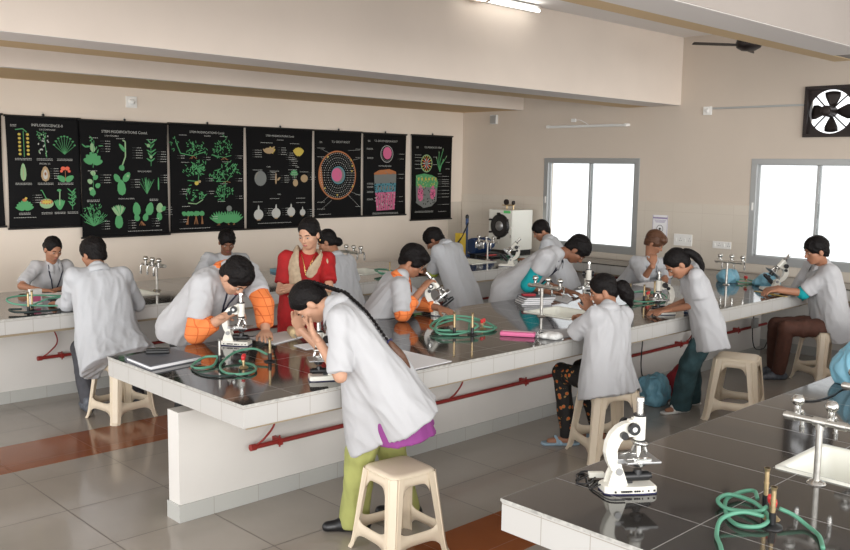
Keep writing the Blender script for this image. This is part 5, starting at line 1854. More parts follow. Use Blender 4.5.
sheet('paper_sheet', 'small white sheet left of the braided girl microscope', 'paper', [(3.40, 4.60), (3.62, 4.60), (3.66, 4.74), (3.42, 4.76)], .004)
sheet('paper_sheet', 'white sheet at the bench edge right of the braided girl', 'paper', [(3.55, 3.735), (3.87, 3.75), (3.83, 4.15), (3.52, 4.13)], .004, curl=.01)
t = thing('cloth_roll', 'beige printed cloth roll with a pen on the white sheet', 'roll', (3.60, 5.03, .856), R_(62))
m = MB()
for k_ in range(3):
    m.tube([(-.13, .004 * k_, .004 * k_), (-.06, .0, .006), (.02, .004, .002), (.09, 0, 0)], [.026, .030 - .002 * k_, .029, .023], 12)
m.build('roll', 'beige_case', t)
MB().cyl((-.14, 0, .002), (-.19, -.01, -.018), .004, n=8).build('pen', 'stage', t)
t = thing('pencil_pouch', 'bright pink pencil pouch on the central bench', 'pouch', (4.83, 4.035, .8205), R_(-57))
m = MB().box((-.125, -.042, 0), (.125, .042, .032), bev=.014)
m.build('pouch', 'pink', t)
MB().box((-.11, -.004, .0315), (.11, .004, .0345)).build('zip', 'p_white', t)
MB().cyl((.122, .01, .016), (.16, .012, .010), .007, n=8).build('pull', 'stage', t)
sheet('paper_sheet', 'pale sheet under the arm of the seated girl in floral trousers', 'paper', [(4.95, 3.79), (5.22, 3.76), (5.40, 3.95), (5.10, 4.06)], .005, 'coat_blue', curl=.008)
F = Field((-.1, -.08, -.01), (.1, .08, .08), .004)
rr = random.Random(11)
for k_ in range(9):
    F.ell((rr.uniform(-.05, .05), rr.uniform(-.035, .035), .018), (V(1, 0, 0), V(0, 1, 0), V(0, 0, 1)), (rr.uniform(.035, .055), rr.uniform(.03, .045), rr.uniform(.012, .024)), .012)
F.cut((0, 0, 0), -UP)
vs, fs = F.mesh()
vs = wrinkle(vs, fs, .008, 40, V(1, 0, 0), 2)
vs[:, 2] = np.maximum(vs[:, 2], 0)
o = mesh_obj('rag', [(vs, fs, 0)], 'cloth', None, V(0, 0, 0))
o.location = (4.965, 3.82, .8212)
tag(o, 'crumpled white rag beside the pink pouch', 'cloth')
for k_ in range(4):
    t = thing('notebook', ['bottom notebook of the stack by the leaning boy in teal sleeve', 'second notebook from the bottom in the stack by the leaning boy', 'third notebook from the bottom in the stack by the leaning boy', 'topmost notebook of the stack by the leaning boy in teal sleeve'][k_], 'notebook',
              (6.12 + .01 * k_, 4.95 - .006 * k_, .8205 + .0165 * k_), R_(-32 + 5 * (k_ % 2)), 'stacked notebooks')
    MB().box((-.135, -.10, .002), (.132, .098, .014)).build('pages', 'paper', t)
    m = MB().box((-.14, -.105, 0), (.138, .103, .002))
    m.box((-.14, -.105, .014), (.138, .103, .016))
    m.box((-.14, .100, 0), (.138, .103, .016))
    m.build('cover', 'folder' if k_ != 1 else 'coat_blue', t)
t = thing('pouch', 'small red pouch on the notebooks by the leaning boy', 'pouch', (6.08, 4.97, .8875), R_(-35))
MB().box((-.06, -.03, 0), (.06, .03, .022), bev=.009).build('body', 'redbag', t)
MB().box((-.052, -.003, .0215), (.052, .003, .0245)).build('zip', 'ink', t)
sheet('paper_sheet', 'open white paper between the notebooks and the microscope of the leaning boy', 'paper', [(6.34, 4.74), (6.60, 4.88), (6.78, 5.08), (6.46, 5.05)], .006)
sheet('paper_sheet', 'white sheet in front of the student with auburn hair', 'paper', [(7.85, 4.80), (8.25, 4.86), (8.36, 5.10), (7.95, 5.12)], .005)
sheet('paper_sheet', 'white sheet on the far bench before the boy with lime sleeve', 'paper', [(6.95, 6.99), (7.24, 6.99), (7.22, 7.2), (6.93, 7.2)], .004)
sheet('paper_sheet', 'white sheet under the hands of the smiling girl', 'paper', [(3.06, 7.86), (3.36, 7.86), (3.34, 8.1), (3.04, 8.1)], .004)
t = thing('pencil', 'yellow wooden ruler lying before the boy in brown trousers', 'ruler', (8.42, 3.87, .8205), R_(-112))
t.name = 'ruler'
MB().box((-.21, -.014, 0), (.21, .014, .004)).build('rule', 'wood', t)
m = MB()
for k_ in range(20):
    m.box((-.2 + .02 * k_, .006, .004), (-.1985 + .02 * k_, .014, .0043))
m.build('markings', 'ink', t)
t = thing('slide_box', 'small blue and white box by the microscope of the girl in jeans', 'box', (6.74, 3.80, .8205), R_(20))
MB().box((-.04, -.025, 0), (.04, .025, .03), bev=.002).build('carton', 'pumpblue', t)
MB().box((-.041, -.026, .012), (.041, .026, .018)).build('band', 'paper', t)
sheet('cloth', 'blue folded cloth on the far bench right of the boy in pale shirt', 'cloth', [(5.62, 8.05), (5.95, 8.1), (5.98, 8.33), (5.66, 8.32)], .03, 'blue')

# ------------------------------------------------------------------ plastic bags
def crumple(name, label, cat, loc, size, mt, seed, lumps=14, amp=.03, h=.008, freq=14):
    F = Field((-size[0], -size[1], 0), (size[0], size[1], size[2] * 1.2), h)
    r_ = random.Random(seed)
    for _ in range(lumps):
        a = r_.uniform(0, 2 * PI)
        q = r_.uniform(0, .6)
        z = r_.uniform(.1, .7) * size[2]
        w = 1 - .6 * z / size[2]
        F.ell((size[0] * q * math.cos(a) * w, size[1] * q * math.sin(a) * w, z), (nrm(V(r_.uniform(-1, 1), r_.uniform(-1, 1), .3)), V(0, 1, 0), V(0, 0, 1)) if False else (V(1, 0, 0), V(0, 1, 0), V(0, 0, 1)),
              (size[0] * .42, size[1] * .42, size[2] * .32), .03)
    F.cut((0, 0, .002), -UP)
    vs, fs = F.mesh()
    vs = wrinkle(vs, fs, amp, freq, V(.3, .2, 1), seed)
    vs[:, 2] = np.maximum(vs[:, 2], 0)
    o = mesh_obj(name, [(vs, fs, 0)], mt, None, V(0, 0, 0))
    o.location = loc
    return tag(o, label, cat)
crumple('plastic_bag', 'crumpled blue plastic bag beside the far tap on the central bench', 'bag', (8.97, 4.60, .8205), (.18, .13, .13), 'blue', 3)
crumple('plastic_bag', 'blue plastic bag on the central bench before the window by the boy in brown', 'bag', (9.0, 4.17, .8205), (.16, .17, .12), 'blue', 8)
crumple('plastic_bag', 'blue plastic bag lying on the floor by the feet of the girl in jeans', 'bag', (6.72, 4.08, .002), (.22, .17, .24), 'blue', 5)
crumple('cloth_bag', 'dark red bag on the floor behind the legs of the girl in jeans', 'bag', (7.12, 4.05, .002), (.24, .16, .30), 'redbag', 9, amp=.02)
t = thing('plastic_bag', 'large blue plastic bag standing on the foreground bench at the right edge', 'bag', (5.22, 1.73, .8205))
F = Field((-.24, -.28, 0), (.24, .28, .40), .008)
F.cone((0, -.16, .10), (0, .13, .11), .11, .12, .06)
F.cone((0, -.08, .24), (.02, .02, .30), .09, .06, .08)
F.cone((0, .02, .30), (.0, -.10, .38), .05, .03, .05)
F.cone((0, .14, .06), (0, -.18, .06), .12, .12, .05)
F.cut((0, 0, .002), -UP)
vs, fs = F.mesh()
vs = wrinkle(vs, fs, .035, 10, V(.2, .3, 1), 4)
vs[:, 2] = np.maximum(vs[:, 2], 0)
mesh_obj('bag', [(vs, fs, 0)], 'blue', t, V(0, 0, 0))
m = MB()
for k_ in range(7):
    m.box((-.151, -.02 + .022 * k_, .16 + .004 * k_), (-.147, -.006 + .022 * k_, .168 + .004 * k_))
m.build('print', 'ink', t)
tag(MB().tube(smooth_path([(4.55, 1.94, .824), (4.62, 1.86, .824), (4.80, 1.84, .824), (5.0, 1.86, .824), (5.15, 1.80, .825)], 6), .004, 6).build('extension_cord', 'black'), 'thin black cord beside the large blue bag on the foreground bench', 'cord')

# cords hanging below the central bench
t = thing('extension_cord', 'black cord hanging in a loop from a white plug under the central bench', 'cord', (7.3, 4.315, 0))
MB().tube([V(*p) - V(7.3, 4.315, 0) for p in smooth_path([(6.90, 4.30, .665), (6.885, 4.31, .46), (6.88, 4.31, .25), (6.93, 4.31, .14), (7.07, 4.31, .10), (7.38, 4.31, .10), (7.60, 4.31, .18), (7.76, 4.31, .36), (7.80, 4.31, .62)], 6)], .006, 6).build('cord', 'black', t)
MB().box((.47, -.03, .37), (.53, .0, .45), bev=.005).build('plug', 'white_plastic', t)
t = thing('extension_cord', 'black cord hanging under the bench by the boy in brown trousers', 'cord', (9.2, 4.315, 0))
MB().tube([V(*p) - V(9.2, 4.315, 0) for p in smooth_path([(9.02, 4.30, .665), (9.0, 4.31, .40), (9.02, 4.31, .22), (9.10, 4.31, .12), (9.28, 4.31, .10), (9.36, 4.31, .16)], 6)], .006, 6).build('cord', 'black', t)
MB().box((-.23, -.035, .36), (-.13, .0, .46), bev=.005).build('socket_box', 'alu', t)

# ------------------------------------------------------------------ autoclave and pump in the far corner
t = thing('autoclave', 'white box autoclave with round black door in the far corner', 'autoclave', (9.70, 8.265, .82))
MB().box((-.25, -.215, .04), (.19, .215, .60), bev=.008).build('cabinet', 'enamel', t)
m = MB().box((-.25, -.20, 0), (.18, .20, .04))
m.build('stand', 'black', t)
XD = Matrix.Translation((-.25, .0, .375)) @ Matrix.Rotation(-PI / 2, 4, 'Y')
d = MB().lathe([(0, .022), (.10, .024), (.125, .030), (.150, .030), (.163, .02), (.166, 0)], 36, X=XD).build('door', 'black', t)
MB().lathe([(0, .034), (.062, .033), (.07, .022)], 24, X=XD).build('hub', 'stage', d)
for k_ in range(6):
    a = k_ * PI / 3 + .5
    MB().cyl((-.262, .172 * math.cos(a), .375 + .172 * math.sin(a)), (-.31, .172 * math.cos(a), .375 + .172 * math.sin(a)), .014, n=10).build('clamp', 'blackmetal', d)
MB().box((-.2535, -.18, 0.555), (-.249, -.06, .59)).build('sticker', 'greenlab', t)
m = MB().cyl((-.05, .06, .60), (-.05, .06, .66), .012, n=10)
m.cyl((-.05, .06, .66), (-.05, -.08, .66), .010, n=10)
m.cyl((-.05, -.06, .60), (-.05, -.06, .67), .012, n=10)
m.cyl((-.05, .14, .655), (-.05, .0, .655), .008, n=10)
m.build('steam_pipe', 'brass', t)
MB().cyl((-.05, .06, .70), (-.075, .06, .70), .04, n=20).build('gauge', 'blackmetal', t)
MB().lathe([(0, .06), (.02, .06), (.028, .03), (.012, 0)], 14, X=Matrix.Translation((-.05, -.06, .66))).build('safety_valve', 'blackmetal', t)
for k_ in range(2):
    MB().box((-.262, -.205, .22 + .11 * k_), (-.246, -.188, .26 + .11 * k_), bev=.003).build('latch', 'steel', t)

t = thing('vacuum_pump', 'blue motor pump on the bench left of the autoclave', 'pump', (8.98, 8.22, .82))
m = MB().cyl((-.16, 0, .13), (.16, 0, .13), .10, n=24)
for k_ in range(9):
    m.cyl((-.13 + .032 * k_, 0, .13), (-.118 + .032 * k_, 0, .13), .107, n=24)
m.build('motor', 'pumpblue', t)
MB().box((-.20, -.11, 0), (.28, .11, .03), bev=.004).build('bed', 'black', t)
MB().cyl((.16, 0, .13), (.26, 0, .13), .07, .05, n=20).build('pump_head', 'pumpblue', t)
MB().lathe([(0, .02), (.05, .02), (.058, 0)], 20, X=Matrix.Translation((-.10, -.1, .14)) @ Matrix.Rotation(PI / 2, 4, 'X')).build('fan_cover', 'stage', t)
t = thing('switch_box', 'yellow switch box with a dark rod beside the blue pump', 'box', (8.66, 8.24, .82))
MB().box((-.085, -.05, .0), (.02, .05, .31), bev=.005).build('box', 'yellow', t)
m = MB().cyl((.09, 0, 0), (.09, 0, .42), .016, n=12)
m.cyl((.09, 0, .42), (.09, 0, .50), .022, n=12)
m.cyl((.09, 0, .0), (.09, 0, .02), .05, n=16)
m.build('rod', 'pumpblue', t)
MB().ell((.09, 0, .52), (.025, .025, .035)).build('knob', 'black', t)
MB().tube(smooth_path([(.09, -.02, .44), (.02, -.04, .36), (-.12, -.05, .20), (-.30, -.06, .12), (-.55, -.02, .03), (-.7, 0, .01)], 6), .012, 6).build('cable', 'black', t)
t = thing('tray', 'dark metal tray in front of the autoclave', 'tray', (8.98, 7.93, .8205))
MB().box((-.22, -.13, 0), (.22, .13, .02), bev=.004).build('tray', 'black', t)
MB().box((-.20, -.04, .0205), (-.02, .0, .035), bev=.004).build('handle', 'redknob', t)

# ------------------------------------------------------------------ botany wall charts
class Chart:
    MATS = ['chart', 'p_green', 'p_pale', 'p_white', 'p_yellow', 'p_tan', 'p_brown', 'p_pink', 'p_red', 'p_grey', 'p_teal', 'p_orange']

    def __init__(self, label, x0, x1, ztop, zbot, seed):
        self.w, self.h = x1 - x0, ztop - zbot
        self.t = thing('wall_chart', label, 'chart', ((x0 + x1) / 2, YP - .03, zbot), 0, 'black botany charts on the back wall')
        self.m = MB()
        self.seed = seed
        self.lay = 0
        N, K = 14, 18
        vs = []
        for i in range(N + 1):
            for j in range(K + 1):
                vs.append(self.at(i / N, j / K, 0))
        n = len(vs)
        vs2 = vs + [(p[0], p[1] + .002, p[2]) for p in vs]
        fs = [(i * (K + 1) + j, i * (K + 1) + j + 1, (i + 1) * (K + 1) + j + 1, (i + 1) * (K + 1) + j) for i in range(N) for j in range(K)]
        fs += [tuple(n + a for a in f[::-1]) for f in fs]
        self.m.add(vs2, fs, 0, True)

    def at(self, s, t, e):
        """s across from the left, t down from the top, e = printed layer"""
        y = -.004 * math.sin(PI * t) * math.sin(s * 5 + self.seed) * (0.4 + t)
        k = 1 - .018 * math.sin(PI * t)
        return ((s - .5) * self.w * k, y - e * .00005 - (.0018 if e else 0), (1 - t) * self.h)

    def poly(self, pts, mi):
        self.lay += 1
        self.m.add([self.at(p[0], p[1], self.lay) for p in pts], [tuple(range(len(pts)))], mi)

    def asp(self):
        return self.w / self.h

    def leaf(self, x, y, ln, wd, ang, mi=1):
        """ln, wd in chart heights; ang in degrees, 90 = up"""
        a = math.radians(ang)
        ca, sa = math.cos(a), math.sin(a)
        pts = []
        for k in range(10):
            q = 2 * PI * k / 10
            u = (.5 - .5 * math.cos(q)) * ln
            v = math.sin(q) * wd * (.42 + .22 * math.cos(q * .5) ** 2)
            pts.append((x + (u * ca - v * sa) / self.asp(), y - (u * sa + v * ca)))
        self.poly(pts, mi)

    def disc(self, x, y, rx, ry=None, mi=1, n=16):
        ry = rx if ry is None else ry
        self.poly([(x + rx * math.cos(2 * PI * k / n) / self.asp(), y + ry * math.sin(2 * PI * k / n)) for k in range(n)], mi)

    def ringdots(self, x, y, rx, ry, cnt, r, mi):
        for k in range(cnt):
            a = 2 * PI * k / cnt
            self.disc(x + rx * math.cos(a) / self.asp(), y + ry * math.sin(a), r, r, mi, 6)

    def stem(self, pts, wd, mi=1):
        for (x0, y0), (x1, y1) in zip(pts[:-1], pts[1:]):
            dx, dy = (x1 - x0) * self.asp(), y1 - y0
            L = max(1e-6, math.hypot(dx, dy))
            nx, ny = -dy / L * wd / self.asp(), dx / L * wd
            self.poly([(x0 + nx, y0 + ny), (x1 + nx, y1 + ny), (x1 - nx, y1 - ny), (x0 - nx, y0 - ny)], mi)

    def bar(self, x, y, w, h=.005, mi=3):
        self.poly([(x, y), (x, y + h), (x + w, y + h), (x + w, y)], mi)

    def caption(self, x, y, w, rows=1, mi=3, r=random.Random(2)):
        """tiny unreadable caption lines"""
        for k in range(rows):
            xx = x - w / 2
            while xx < x + w / 2:
                q = r.uniform(.008, .022)
                self.bar(xx, y + .012 * k, min(q, x + w / 2 - xx), .0045, mi)
                xx += q + .006

    def leader(self, x, y, n=3, w=.07, side=1, r=random.Random(4)):
        for k in range(n):
            yy = y + .022 * k
            self.bar(x, yy + .002, .04 * side if side > 0 else .04, .0012, 9)
            self.caption(x + (.04 + w / 2) * side, yy, w * r.uniform(.6, 1), 1)

    def title(self, s, x, y, size, mi=3):
        vs, fs = text_mesh(s, size)
        self.m.add([self.at(x + v[0] / self.asp(), y - v[1], 12) for v in vs], [f for f in fs], mi)

    def sprig(self, x, y, h, n, rng, mi=1, lean=0, lw=.35):
        pts = [(x, y), (x + lean * .5 * h, y - h * .5), (x + lean * h, y - h)]
        self.stem(pts, .0025, mi)
        for k in range(n):
            t = (k + 1) / n
            px = x + lean * h * t
            py = y - h * t
            for sd in (-1, 1):
                self.leaf(px, py, h * .34 * rng.uniform(.7, 1.1), h * .34 * lw * .5, 90 + sd * rng.uniform(35, 75), mi)

    def bush(self, x, y, rx, ry, n, rng, mi=1, size=.02):
        for _ in range(n):
            a, q = rng.uniform(0, 2 * PI), math.sqrt(rng.random())
            self.leaf(x + rx * q * math.cos(a) / self.asp(), y + ry * q * math.sin(a), size * rng.uniform(.7, 1.4), size * .28, rng.uniform(0, 360), mi)

    def finish(self):
        self.m.build('chart_sheet', self.MATS, self.t)
        for z, nm in ((self.h, 'top_rod'), (0, 'bottom_rod')):
            MB().cyl((-self.w / 2 - .012, -.002, z), (self.w / 2 + .012, -.002, z), .011, n=10).build(nm, 'rod', self.t)
        m = MB().tube([(-.02, -.002, self.h + .012), (0, .004, self.h + .05), (.02, -.002, self.h + .012)], .0025, 5)
        m.build('hanging_loop', 'p_white', self.t)
        MB().ell((0, -.006, self.h + .022), (.014, .01, .014), 0, 8).build('hook', 'black', self.t)

rg = random.Random(21)
ZT, ZB = 2.445, 1.31
c = Chart('black chart cut off by the left edge of the photo', 2.45, 3.275, 2.46, 1.335, 0)
c.title('INFLORESCENCE-I', .5, .08, .035)
for i in range(3):
    for j in range(3):
        c.sprig(.2 + .3 * i, .36 + .27 * j, .2, 4, rg)
        c.caption(.2 + .3 * i, .375 + .27 * j, .18)
c.finish()

c = Chart('black chart of flower heads with yellow and red blooms, first from the left in full', 3.31, 4.07, 2.45, 1.31, 1)
c.title('INFLORESCENCE-II', .55, .085, .034)
c.title('2.4 COMPOUND', .55, .118, .02)
c.caption(.1, .075, .08, 2)
c.stem([(.12, .12), (.22, .11), (.27, .14)], .004)
for sx in (.17, .28):
    for k in range(6):
        c.disc(sx, .16 + .035 * k, .014, .012, 4, 8)
c.stem([(.225, .13), (.225, .36)], .003)
for k in range(26):
    c.disc(.47 + .07 * rg.uniform(-1, 1) + .02, .15 + .2 * rg.random(), .006, .008, 3 if k % 3 else 2, 6)
c.stem([(.40, .13), (.50, .16), (.53, .36)], .003)
c.bush(.46, .17, .06, .03, 12, rg)
for k in range(9):
    a = math.radians(30 + 120 * k / 8)
    c.stem([(.78, .33), (.78 + .14 * math.cos(a) / c.asp() * .8, .33 - .16 * math.sin(a))], .002)
    c.disc(.78 + .14 * math.cos(a) / c.asp() * .8, .325 - .16 * math.sin(a), .012, .007, 1, 8)
for x in (.21, .5, .78):
    c.caption(x, .372, .22, 2)
c.title('SPECIAL 2.5', .5, .425, .02)
c.leaf(.2, .575, .16, .05, 90, 2)
c.stem([(.2, .57), (.2, .45)], .002, 5)
c.leaf(.5, .58, .14, .075, 90, 5)
c.leaf(.5, .56, .09, .04, 90, 3)
c.disc(.5, .51, .01, .016, 6)
for q in (-1, 1):
    c.disc(.78 + q * .03, .46, .022, .018, 8)
    c.disc(.78 + q * .055, .485, .014, .012, 8)
    c.leaf(.78, .575, .09, .05, 90 + q * 60, 1)
c.stem([(.78, .575), (.78, .48)], .003, 6)
for x in (.2, .5, .78):
    c.caption(x, .592, .22, 2)
c.leader(.56, .46, 5, .1)
for k in range(9):
    c.leaf(.2, .83, .085, .035, 15 + 150 * k / 8, 1)
c.disc(.2, .745, .02, .014, 11)
c.disc(.22, .73, .012, .01, 4)
c.disc(.5, .78, .065, .045, 2)
c.disc(.5, .765, .055, .02, 4)
c.ringdots(.5, .765, .05, .018, 12, .008, 11)
c.stem([(.5, .74), (.44, .66), (.42, .66)], .004)
for k in range(7):
    c.leaf(.68, .84, .10, .022, 60 + 60 * k / 6, 1)
c.stem([(.68, .8), (.69, .66)], .005, 2)
c.disc(.68, .66, .02, .012, 1)
c.sprig(.86, .84, .16, 5, rg)
c.bush(.86, .72, .04, .05, 16, rg)
for x in (.2, .5, .68, .86):
    c.caption(x, .86, .15, 2)
c.leader(.3, .70, 4, .1)
c.caption(.2, .90, .3)
c.finish()

c = Chart('black chart of green stems and cactus pads, second from the left', 4.05, 5.07, 2.44, 1.185, 2)
c.t.location.y = YP - .06
c.title('STEM MODIFICATIONS Contd.', .5, .10, .032)
c.title('STEM TENDRILS', .35, .132, .018)
for x in (.15, .45, .8):
    c.caption(x, .145, .1, 1)
c.bush(.13, .25, .06, .10, 16, rg, size=.035)
for k in range(6):
    c.leaf(.13, .36, .09, .05, 10 + 30 * k, 1)
c.leaf(.14, .27, .08, .04, 100, 2)
c.stem([(.13, .40), (.15, .17)], .003)
c.stem([(.45, .40), (.5, .30), (.5, .17), (.47, .16)], .006, 2)
c.leaf(.5, .26, .09, .03, 130, 1)
c.leaf(.44, .42, .05, .05, 60, 1)
c.sprig(.8, .38, .2, 5, rg)
c.disc(.77, .20, .016, .016, 2)
c.disc(.80, .30, .014, .014, 2)
for x, y in ((.22, .17), (.58, .22), (.87, .25)):
    c.leader(x, y, 5, .08)
c.caption(.12, .425, .1)
c.title('PHYLLOCLADES', .72, .435, .018)
for k in range(5):
    c.leaf(.13 + .02 * math.sin(k * 2), .60 - .035 * k, .05, .04, 90 + 60 * (-1) ** k, 1 if k % 2 else 2)
c.leaf(.11, .64, .06, .05, 80, 1)
c.stem([(.12, .65), (.13, .44)], .002)
c.leader(.2, .46, 4, .09)
c.leaf(.45, .64, .14, .075, 95, 1)
c.leaf(.42, .52, .08, .05, 125, 1)
c.leaf(.47, .52, .10, .055, 55, 1)
c.disc(.52, .47, .012, .012, 2)
c.leader(.55, .50, 4, .08)
for k in range(22):
    c.stem([(.74, .63), (.74 + .09 * rg.uniform(-1, 1), .48 + .05 * rg.random())], .0016, 1)
c.leaf(.88, .60, .12, .014, 90, 1)
c.leader(.905, .46, 4, .05)
c.caption(.12, .675, .14, 2)
c.title('THORNS AND SPINES', .5, .675, .016)
c.caption(.82, .675, .1, 2)
for k in range(34):
    a = rg.uniform(20, 160)
    L = rg.uniform(.05, .17)
    c.stem([(.12, .90), (.12 + L * math.cos(math.radians(a)) / c.asp(), .90 - L * math.sin(math.radians(a)))], .002, 1)
c.bush(.12, .79, .09, .08, 60, rg, size=.022)
c.leaf(.40, .93, .13, .07, 90, 1)
for k in range(9):
    c.leaf(.40, .82, .10, .022, 50 + 80 * k / 8, 2 if k % 3 else 1)
for x, a in ((.62, 105), (.70, 75)):
    c.leaf(x, .87, .07, .05, a, 1)
c.leaf(.615, .82, .12, .07, 95, 1)
c.leaf(.745, .82, .12, .07, 75, 1)
for k in range(8):
    c.stem([(.66, .87), (.66 + .07 * rg.uniform(-1, 1), .91)], .002, 6)
c.leaf(.88, .87, .08, .05, 95, 1)
c.leaf(.88, .80, .09, .065, 85, 2)
c.leaf(.91, .78, .05, .035, 45, 1)
for x, y in ((.2, .86), (.5, .86), (.78, .85), (.94, .75)):
    c.leader(x, y, 4, .06)
c.caption(.7, .955, .4)
c.finish()

c = Chart('black chart of eight creeping green plants, third from the left', 5.10, 6.10, 2.45, 1.20, 3)
c.title('STEM MODIFICATIONS Contd.', .5, .08, .028)
c.title('RUNNERS', .5, .108, .016)
for x, y in ((.18, .10), (.72, .10), (.2, .35), (.75, .34), (.2, .6), (.72, .55), (.2, .76), (.68, .72)):
    c.caption(x, y, .1)
c.stem([(.08, .16), (.14, .27), (.3, .29), (.47, .25)], .004, 1)
for x, y, k in ((.07, .18, 10), (.28, .21, 26), (.36, .23, 18), (.47, .23, 10)):
    c.bush(x, y, .05, .06, k, rg, size=.024)
for k in range(8):
    c.stem([(.3, .29), (.3 + .06 * rg.uniform(-1, 1), .32)], .0016, 6)
c.bush(.72, .19, .09, .09, 40, rg, size=.024)
c.bush(.62, .25, .06, .06, 20, rg, size=.022)
c.stem([(.55, .28), (.72, .30), (.82, .28)], .003, 1)
for k in range(8):
    c.stem([(.72, .30), (.72 + .06 * rg.uniform(-1, 1), .325)], .0016, 6)
c.bush(.38, .40, .08, .06, 44, rg, size=.03)
c.bush(.26, .44, .08, .06, 26, rg, size=.024)
c.stem([(.22, .52), (.36, .53), (.38, .42)], .003, 1)
c.disc(.34, .545, .022, .02, 4)
c.disc(.38, .53, .014, .013, 5)
c.bush(.80, .42, .10, .07, 44, rg, size=.028)
c.bush(.62, .48, .09, .06, 34, rg, size=.026)
c.stem([(.6, .53), (.75, .53), (.9, .36)], .003, 1)
c.stem([(.70, .54), (.75, .53), (.80, .54)], .003, 6)
c.bush(.26, .64, .06, .08, 26, rg, size=.026)
c.bush(.40, .67, .05, .04, 16, rg, size=.026)
c.stem([(.22, .73), (.33, .74), (.42, .70)], .004, 2)
c.bush(.72, .64, .10, .08, 52, rg, size=.026)
c.stem([(.70, .72), (.72, .58)], .003, 1)
for x in (.22, .32, .40):
    c.leaf(x, .855, .05, .05, 90, 1)
    c.leaf(x - .03, .84, .05, .04, 150, 1)
    for k in range(5):
        c.stem([(x, .85), (x + .03 * rg.uniform(-1, 1), .93)], .0026, 6)
for x in (.63, .75, .84):
    for k in range(9):
        c.leaf(x, .93, .12, .022, 30 + 120 * k / 8, 1)
    for k in range(5):
        c.stem([(x, .93), (x + .03 * rg.uniform(-1, 1), .95)], .0016, 6)
c.disc(.77, .79, .03, .028, 9)
for x, y in ((.42, .30), (.86, .28), (.08, .29), (.45, .50), (.86, .50), (.10, .62), (.46, .62), (.86, .67), (.50, .86), (.10, .88)):
    c.leader(x, y, 2, .07)
c.caption(.3, .965, .4)
c.finish()

c = Chart('black chart of pale bulbs and yellow rhizomes, fourth from the left', 6.13, 7.14, 2.45, 1.20, 4)
c.title('STEM MODIFICATIONS Contd.', .5, .085, .026)
c.title('RHIZOMES', .5, .122, .016)
c.caption(.3, .145, .18)
c.caption(.72, .145, .14)
for k in range(12):
    c.leaf(.33 + .06 * rg.uniform(-1, 1), .235 + .02 * rg.uniform(-1, 1), .05, .02, rg.uniform(20, 160), 5 if k % 2 else 4)
c.disc(.33, .225, .06, .03, 5)
for k in range(9):
    c.leaf(.78, .27, .09, .03, 40 + 100 * k / 8, 4)
c.disc(.78, .245, .035, .025, 4)
c.title('CORM', .32, .39, .016)
c.title('TUBER', .76, .39, .016)
c.disc(.2, .50, .072, .075, 9)
c.disc(.195, .495, .055, .06, 5)
c.disc(.195, .495, .052, .057, 9)
c.leaf(.43, .56, .12, .018, 90, 5)
c.leaf(.45, .52, .05, .02, 40, 5)
for k in range(6):
    c.leaf(.71, .46, .05, .03, 10 + 160 * k / 5, 1)
c.stem([(.71, .46), (.72, .50)], .004, 1)
c.disc(.73, .545, .032, .036, 5)
c.disc(.87, .50, .046, .04, 5)
c.title('BULB', .48, .665, .016)
for x, y, rr_ in ((.17, .86, .056), (.43, .85, .054), (.66, .84, .050), (.84, .85, .036)):
    c.disc(x, y, rr_, rr_ * .95, 3)
    c.leaf(x, y - rr_ * .6, rr_ * 1.1, rr_ * .35, 90, 3)
    c.disc(x, y + rr_ * .95, rr_ * .4, .006, 5, 8)
for x, y in ((.46, .19), (.08, .22), (.58, .24), (.30, .44), (.50, .47), (.62, .44), (.92, .44), (.25, .80), (.51, .80), (.90, .82), (.62, .30)):
    c.leader(x, y, 4, .10)
for x, y in ((.15, .415), (.40, .425), (.68, .41), (.86, .43), (.15, .73), (.40, .70), (.80, .70), (.80, .745)):
    c.caption(x, y, .14)
c.caption(.4, .945, .5)
c.finish()

c = Chart('black chart with one large round stem section in orange and pink', 7.17, 7.97, 2.45, 1.31, 5)
c.title('T.S. DICOT ROOT', .55, .135, .034)
c.caption(.13, .125, .05, 2)
X0, Y0 = .48, .51
c.disc(X0, Y0, .285, .285, 11, 40)
c.disc(X0, Y0, .268, .268, 0, 40)
for k in range(6):
    c.ringdots(X0, Y0, .255 - .026 * k, .255 - .026 * k, 56 - 6 * k, .0062, 9 if k % 2 else 3)
c.disc(X0, Y0, .105, .105, 10, 28)
c.disc(X0, Y0, .092, .092, 9, 28)
c.disc(X0 - .03, Y0 - .005, .078, .078, 7, 24)
for x, y in ((.76, .33), (.79, .40), (.78, .46), (.80, .64), (.2, .66), (.46, .74), (.26, .30)):
    c.disc(x, y, .012, .012, 4, 8)
for (x0, y0), (x1, y1) in (((.12, .21), (.34, .27)), ((.12, .31), (.26, .34)), ((.96, .21), (.70, .22)), ((.96, .31), (.80, .33)), ((.96, .75), (.74, .70)), ((.96, .89), (.66, .72)), ((.12, .83), (.3, .74)), ((.12, .91), (.34, .80))):
    c.stem([(x0, y0), (x1, y1)], .0012, 3)
    c.caption(x0 + (.0 if x0 < .5 else -.02), y0 - .012, .16)
c.caption(.2, .96, .25)
c.finish()

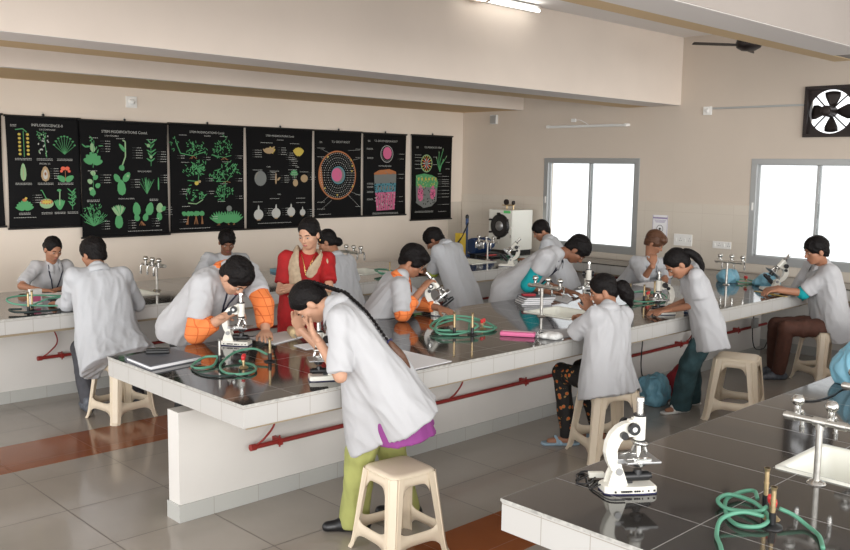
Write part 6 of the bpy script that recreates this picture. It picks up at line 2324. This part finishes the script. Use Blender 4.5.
c = Chart('black chart with a pink round section above a tall tissue block', 8.0, 8.80, 2.445, 1.31, 6)
c.title('T.S. DICOTYLEDON ROOT', .52, .10, .032)
c.caption(.13, .085, .05, 2)
X0, Y0 = .54, .245
c.disc(X0, Y0, .105, .105, 3, 30)
c.disc(X0, Y0, .098, .098, 0, 30)
c.ringdots(X0, Y0, .085, .085, 26, .006, 9)
c.disc(X0 + .01, Y0 - .01, .072, .075, 7, 24)
c.title('PORTION ENLARGED', .5, .40, .022)
c.poly([(.24, .48), (.35, .445), (.6, .43), (.76, .46), (.77, .49), (.24, .50)], 11)
c.poly([(.24, .50), (.77, .49), (.765, .60), (.25, .61)], 9)
c.poly([(.25, .61), (.765, .60), (.755, .71), (.265, .72)], 10)
c.poly([(.27, .72), (.755, .71), (.73, .93), (.31, .94)], 7)
for k in range(140):
    x, y = .26 + .49 * rg.random(), .46 + .46 * rg.random()
    c.disc(x, y, .007, .009, 9 if y < .6 else (3 if y > .72 and k % 2 else 0), 6)
for k in range(7):
    c.stem([(.32 + .06 * k, .73), (.35 + .052 * k, .93)], .004, 9)
for k in range(6):
    c.disc(.33 + .07 * k, .66, .014, .028, 9, 8)
for x, y in ((.79, .24), (.79, .30), (.78, .49), (.78, .54), (.77, .77), (.77, .83)):
    c.leader(x, y, 1, .13)
for x, y in ((.13, .18), (.14, .29), (.14, .60), (.14, .64), (.14, .70), (.14, .79)):
    c.caption(x, y, .14, 2)
c.caption(.5, .965, .6, 2)
c.finish()

c = Chart('narrow black chart with a green and pink tissue section, last before the corner', 8.905, 9.74, 2.45, 1.225, 7)
c.title('T.S. MONOCOT STEM', .52, .15, .030)
c.caption(.14, .135, .05, 2)
X0, Y0 = .36, .33
c.disc(X0, Y0, .098, .105, 2, 28)
c.disc(X0, Y0, .088, .094, 0, 28)
c.ringdots(X0, Y0, .076, .082, 14, .009, 4)
for k in range(12):
    a = 2 * PI * k / 12
    c.stem([(X0 + .03 * math.cos(a) / c.asp(), Y0 + .03 * math.sin(a)), (X0 + .062 * math.cos(a) / c.asp(), Y0 + .066 * math.sin(a))], .006, 8 if k % 2 else 3)
c.disc(X0, Y0, .028, .028, 9)
for a, L in ((60, .2), (80, .26), (95, .22), (110, .16), (70, .14)):
    x1, y1 = .70 + L * math.cos(math.radians(a)) / c.asp(), .43 - L * math.sin(math.radians(a))
    c.stem([(.70, .43), (.70 + L * .4 * math.cos(math.radians(a + 12)) / c.asp(), .43 - L * .5 * math.sin(math.radians(a))), (x1, y1)], .005, 1)
    c.leaf(x1, y1, .03, .01, a, 2)
c.poly([(.10, .47), (.3, .45), (.5, .47), (.62, .50), (.66, .56), (.64, .62), (.10, .60)], 1)
c.poly([(.10, .60), (.64, .62), (.62, .78), (.50, .84), (.30, .86), (.12, .80)], 9)
c.leaf(.22, .78, .20, .09, 92, 7)
c.leaf(.52, .76, .17, .09, 88, 7)
for k in range(110):
    x, y = .11 + .5 * rg.random(), .48 + .34 * rg.random()
    c.disc(x, y, .008, .009, (2 if k % 3 else 4) if y < .62 else (0 if k % 2 else 9), 6)
for k in range(6):
    c.disc(.16 + .085 * k, .515, .013, .02, 4, 8)
for y in (.48, .52, .545, .57, .60, .65, .69, .73, .82):
    c.stem([(.64, y + .004), (.74, y + .004)], .0012, 9)
    c.caption(.84, y, .18, 1)
for y in (.23, .26, .30, .34, .39):
    c.caption(.14, y, .16)
for x, y in ((.56, .25), (.56, .34), (.88, .31), (.88, .39), (.68, .45)):
    c.caption(x, y, .10)
c.caption(.3, .895, .45, 2)
c.caption(.75, .905, .2)
c.finish()
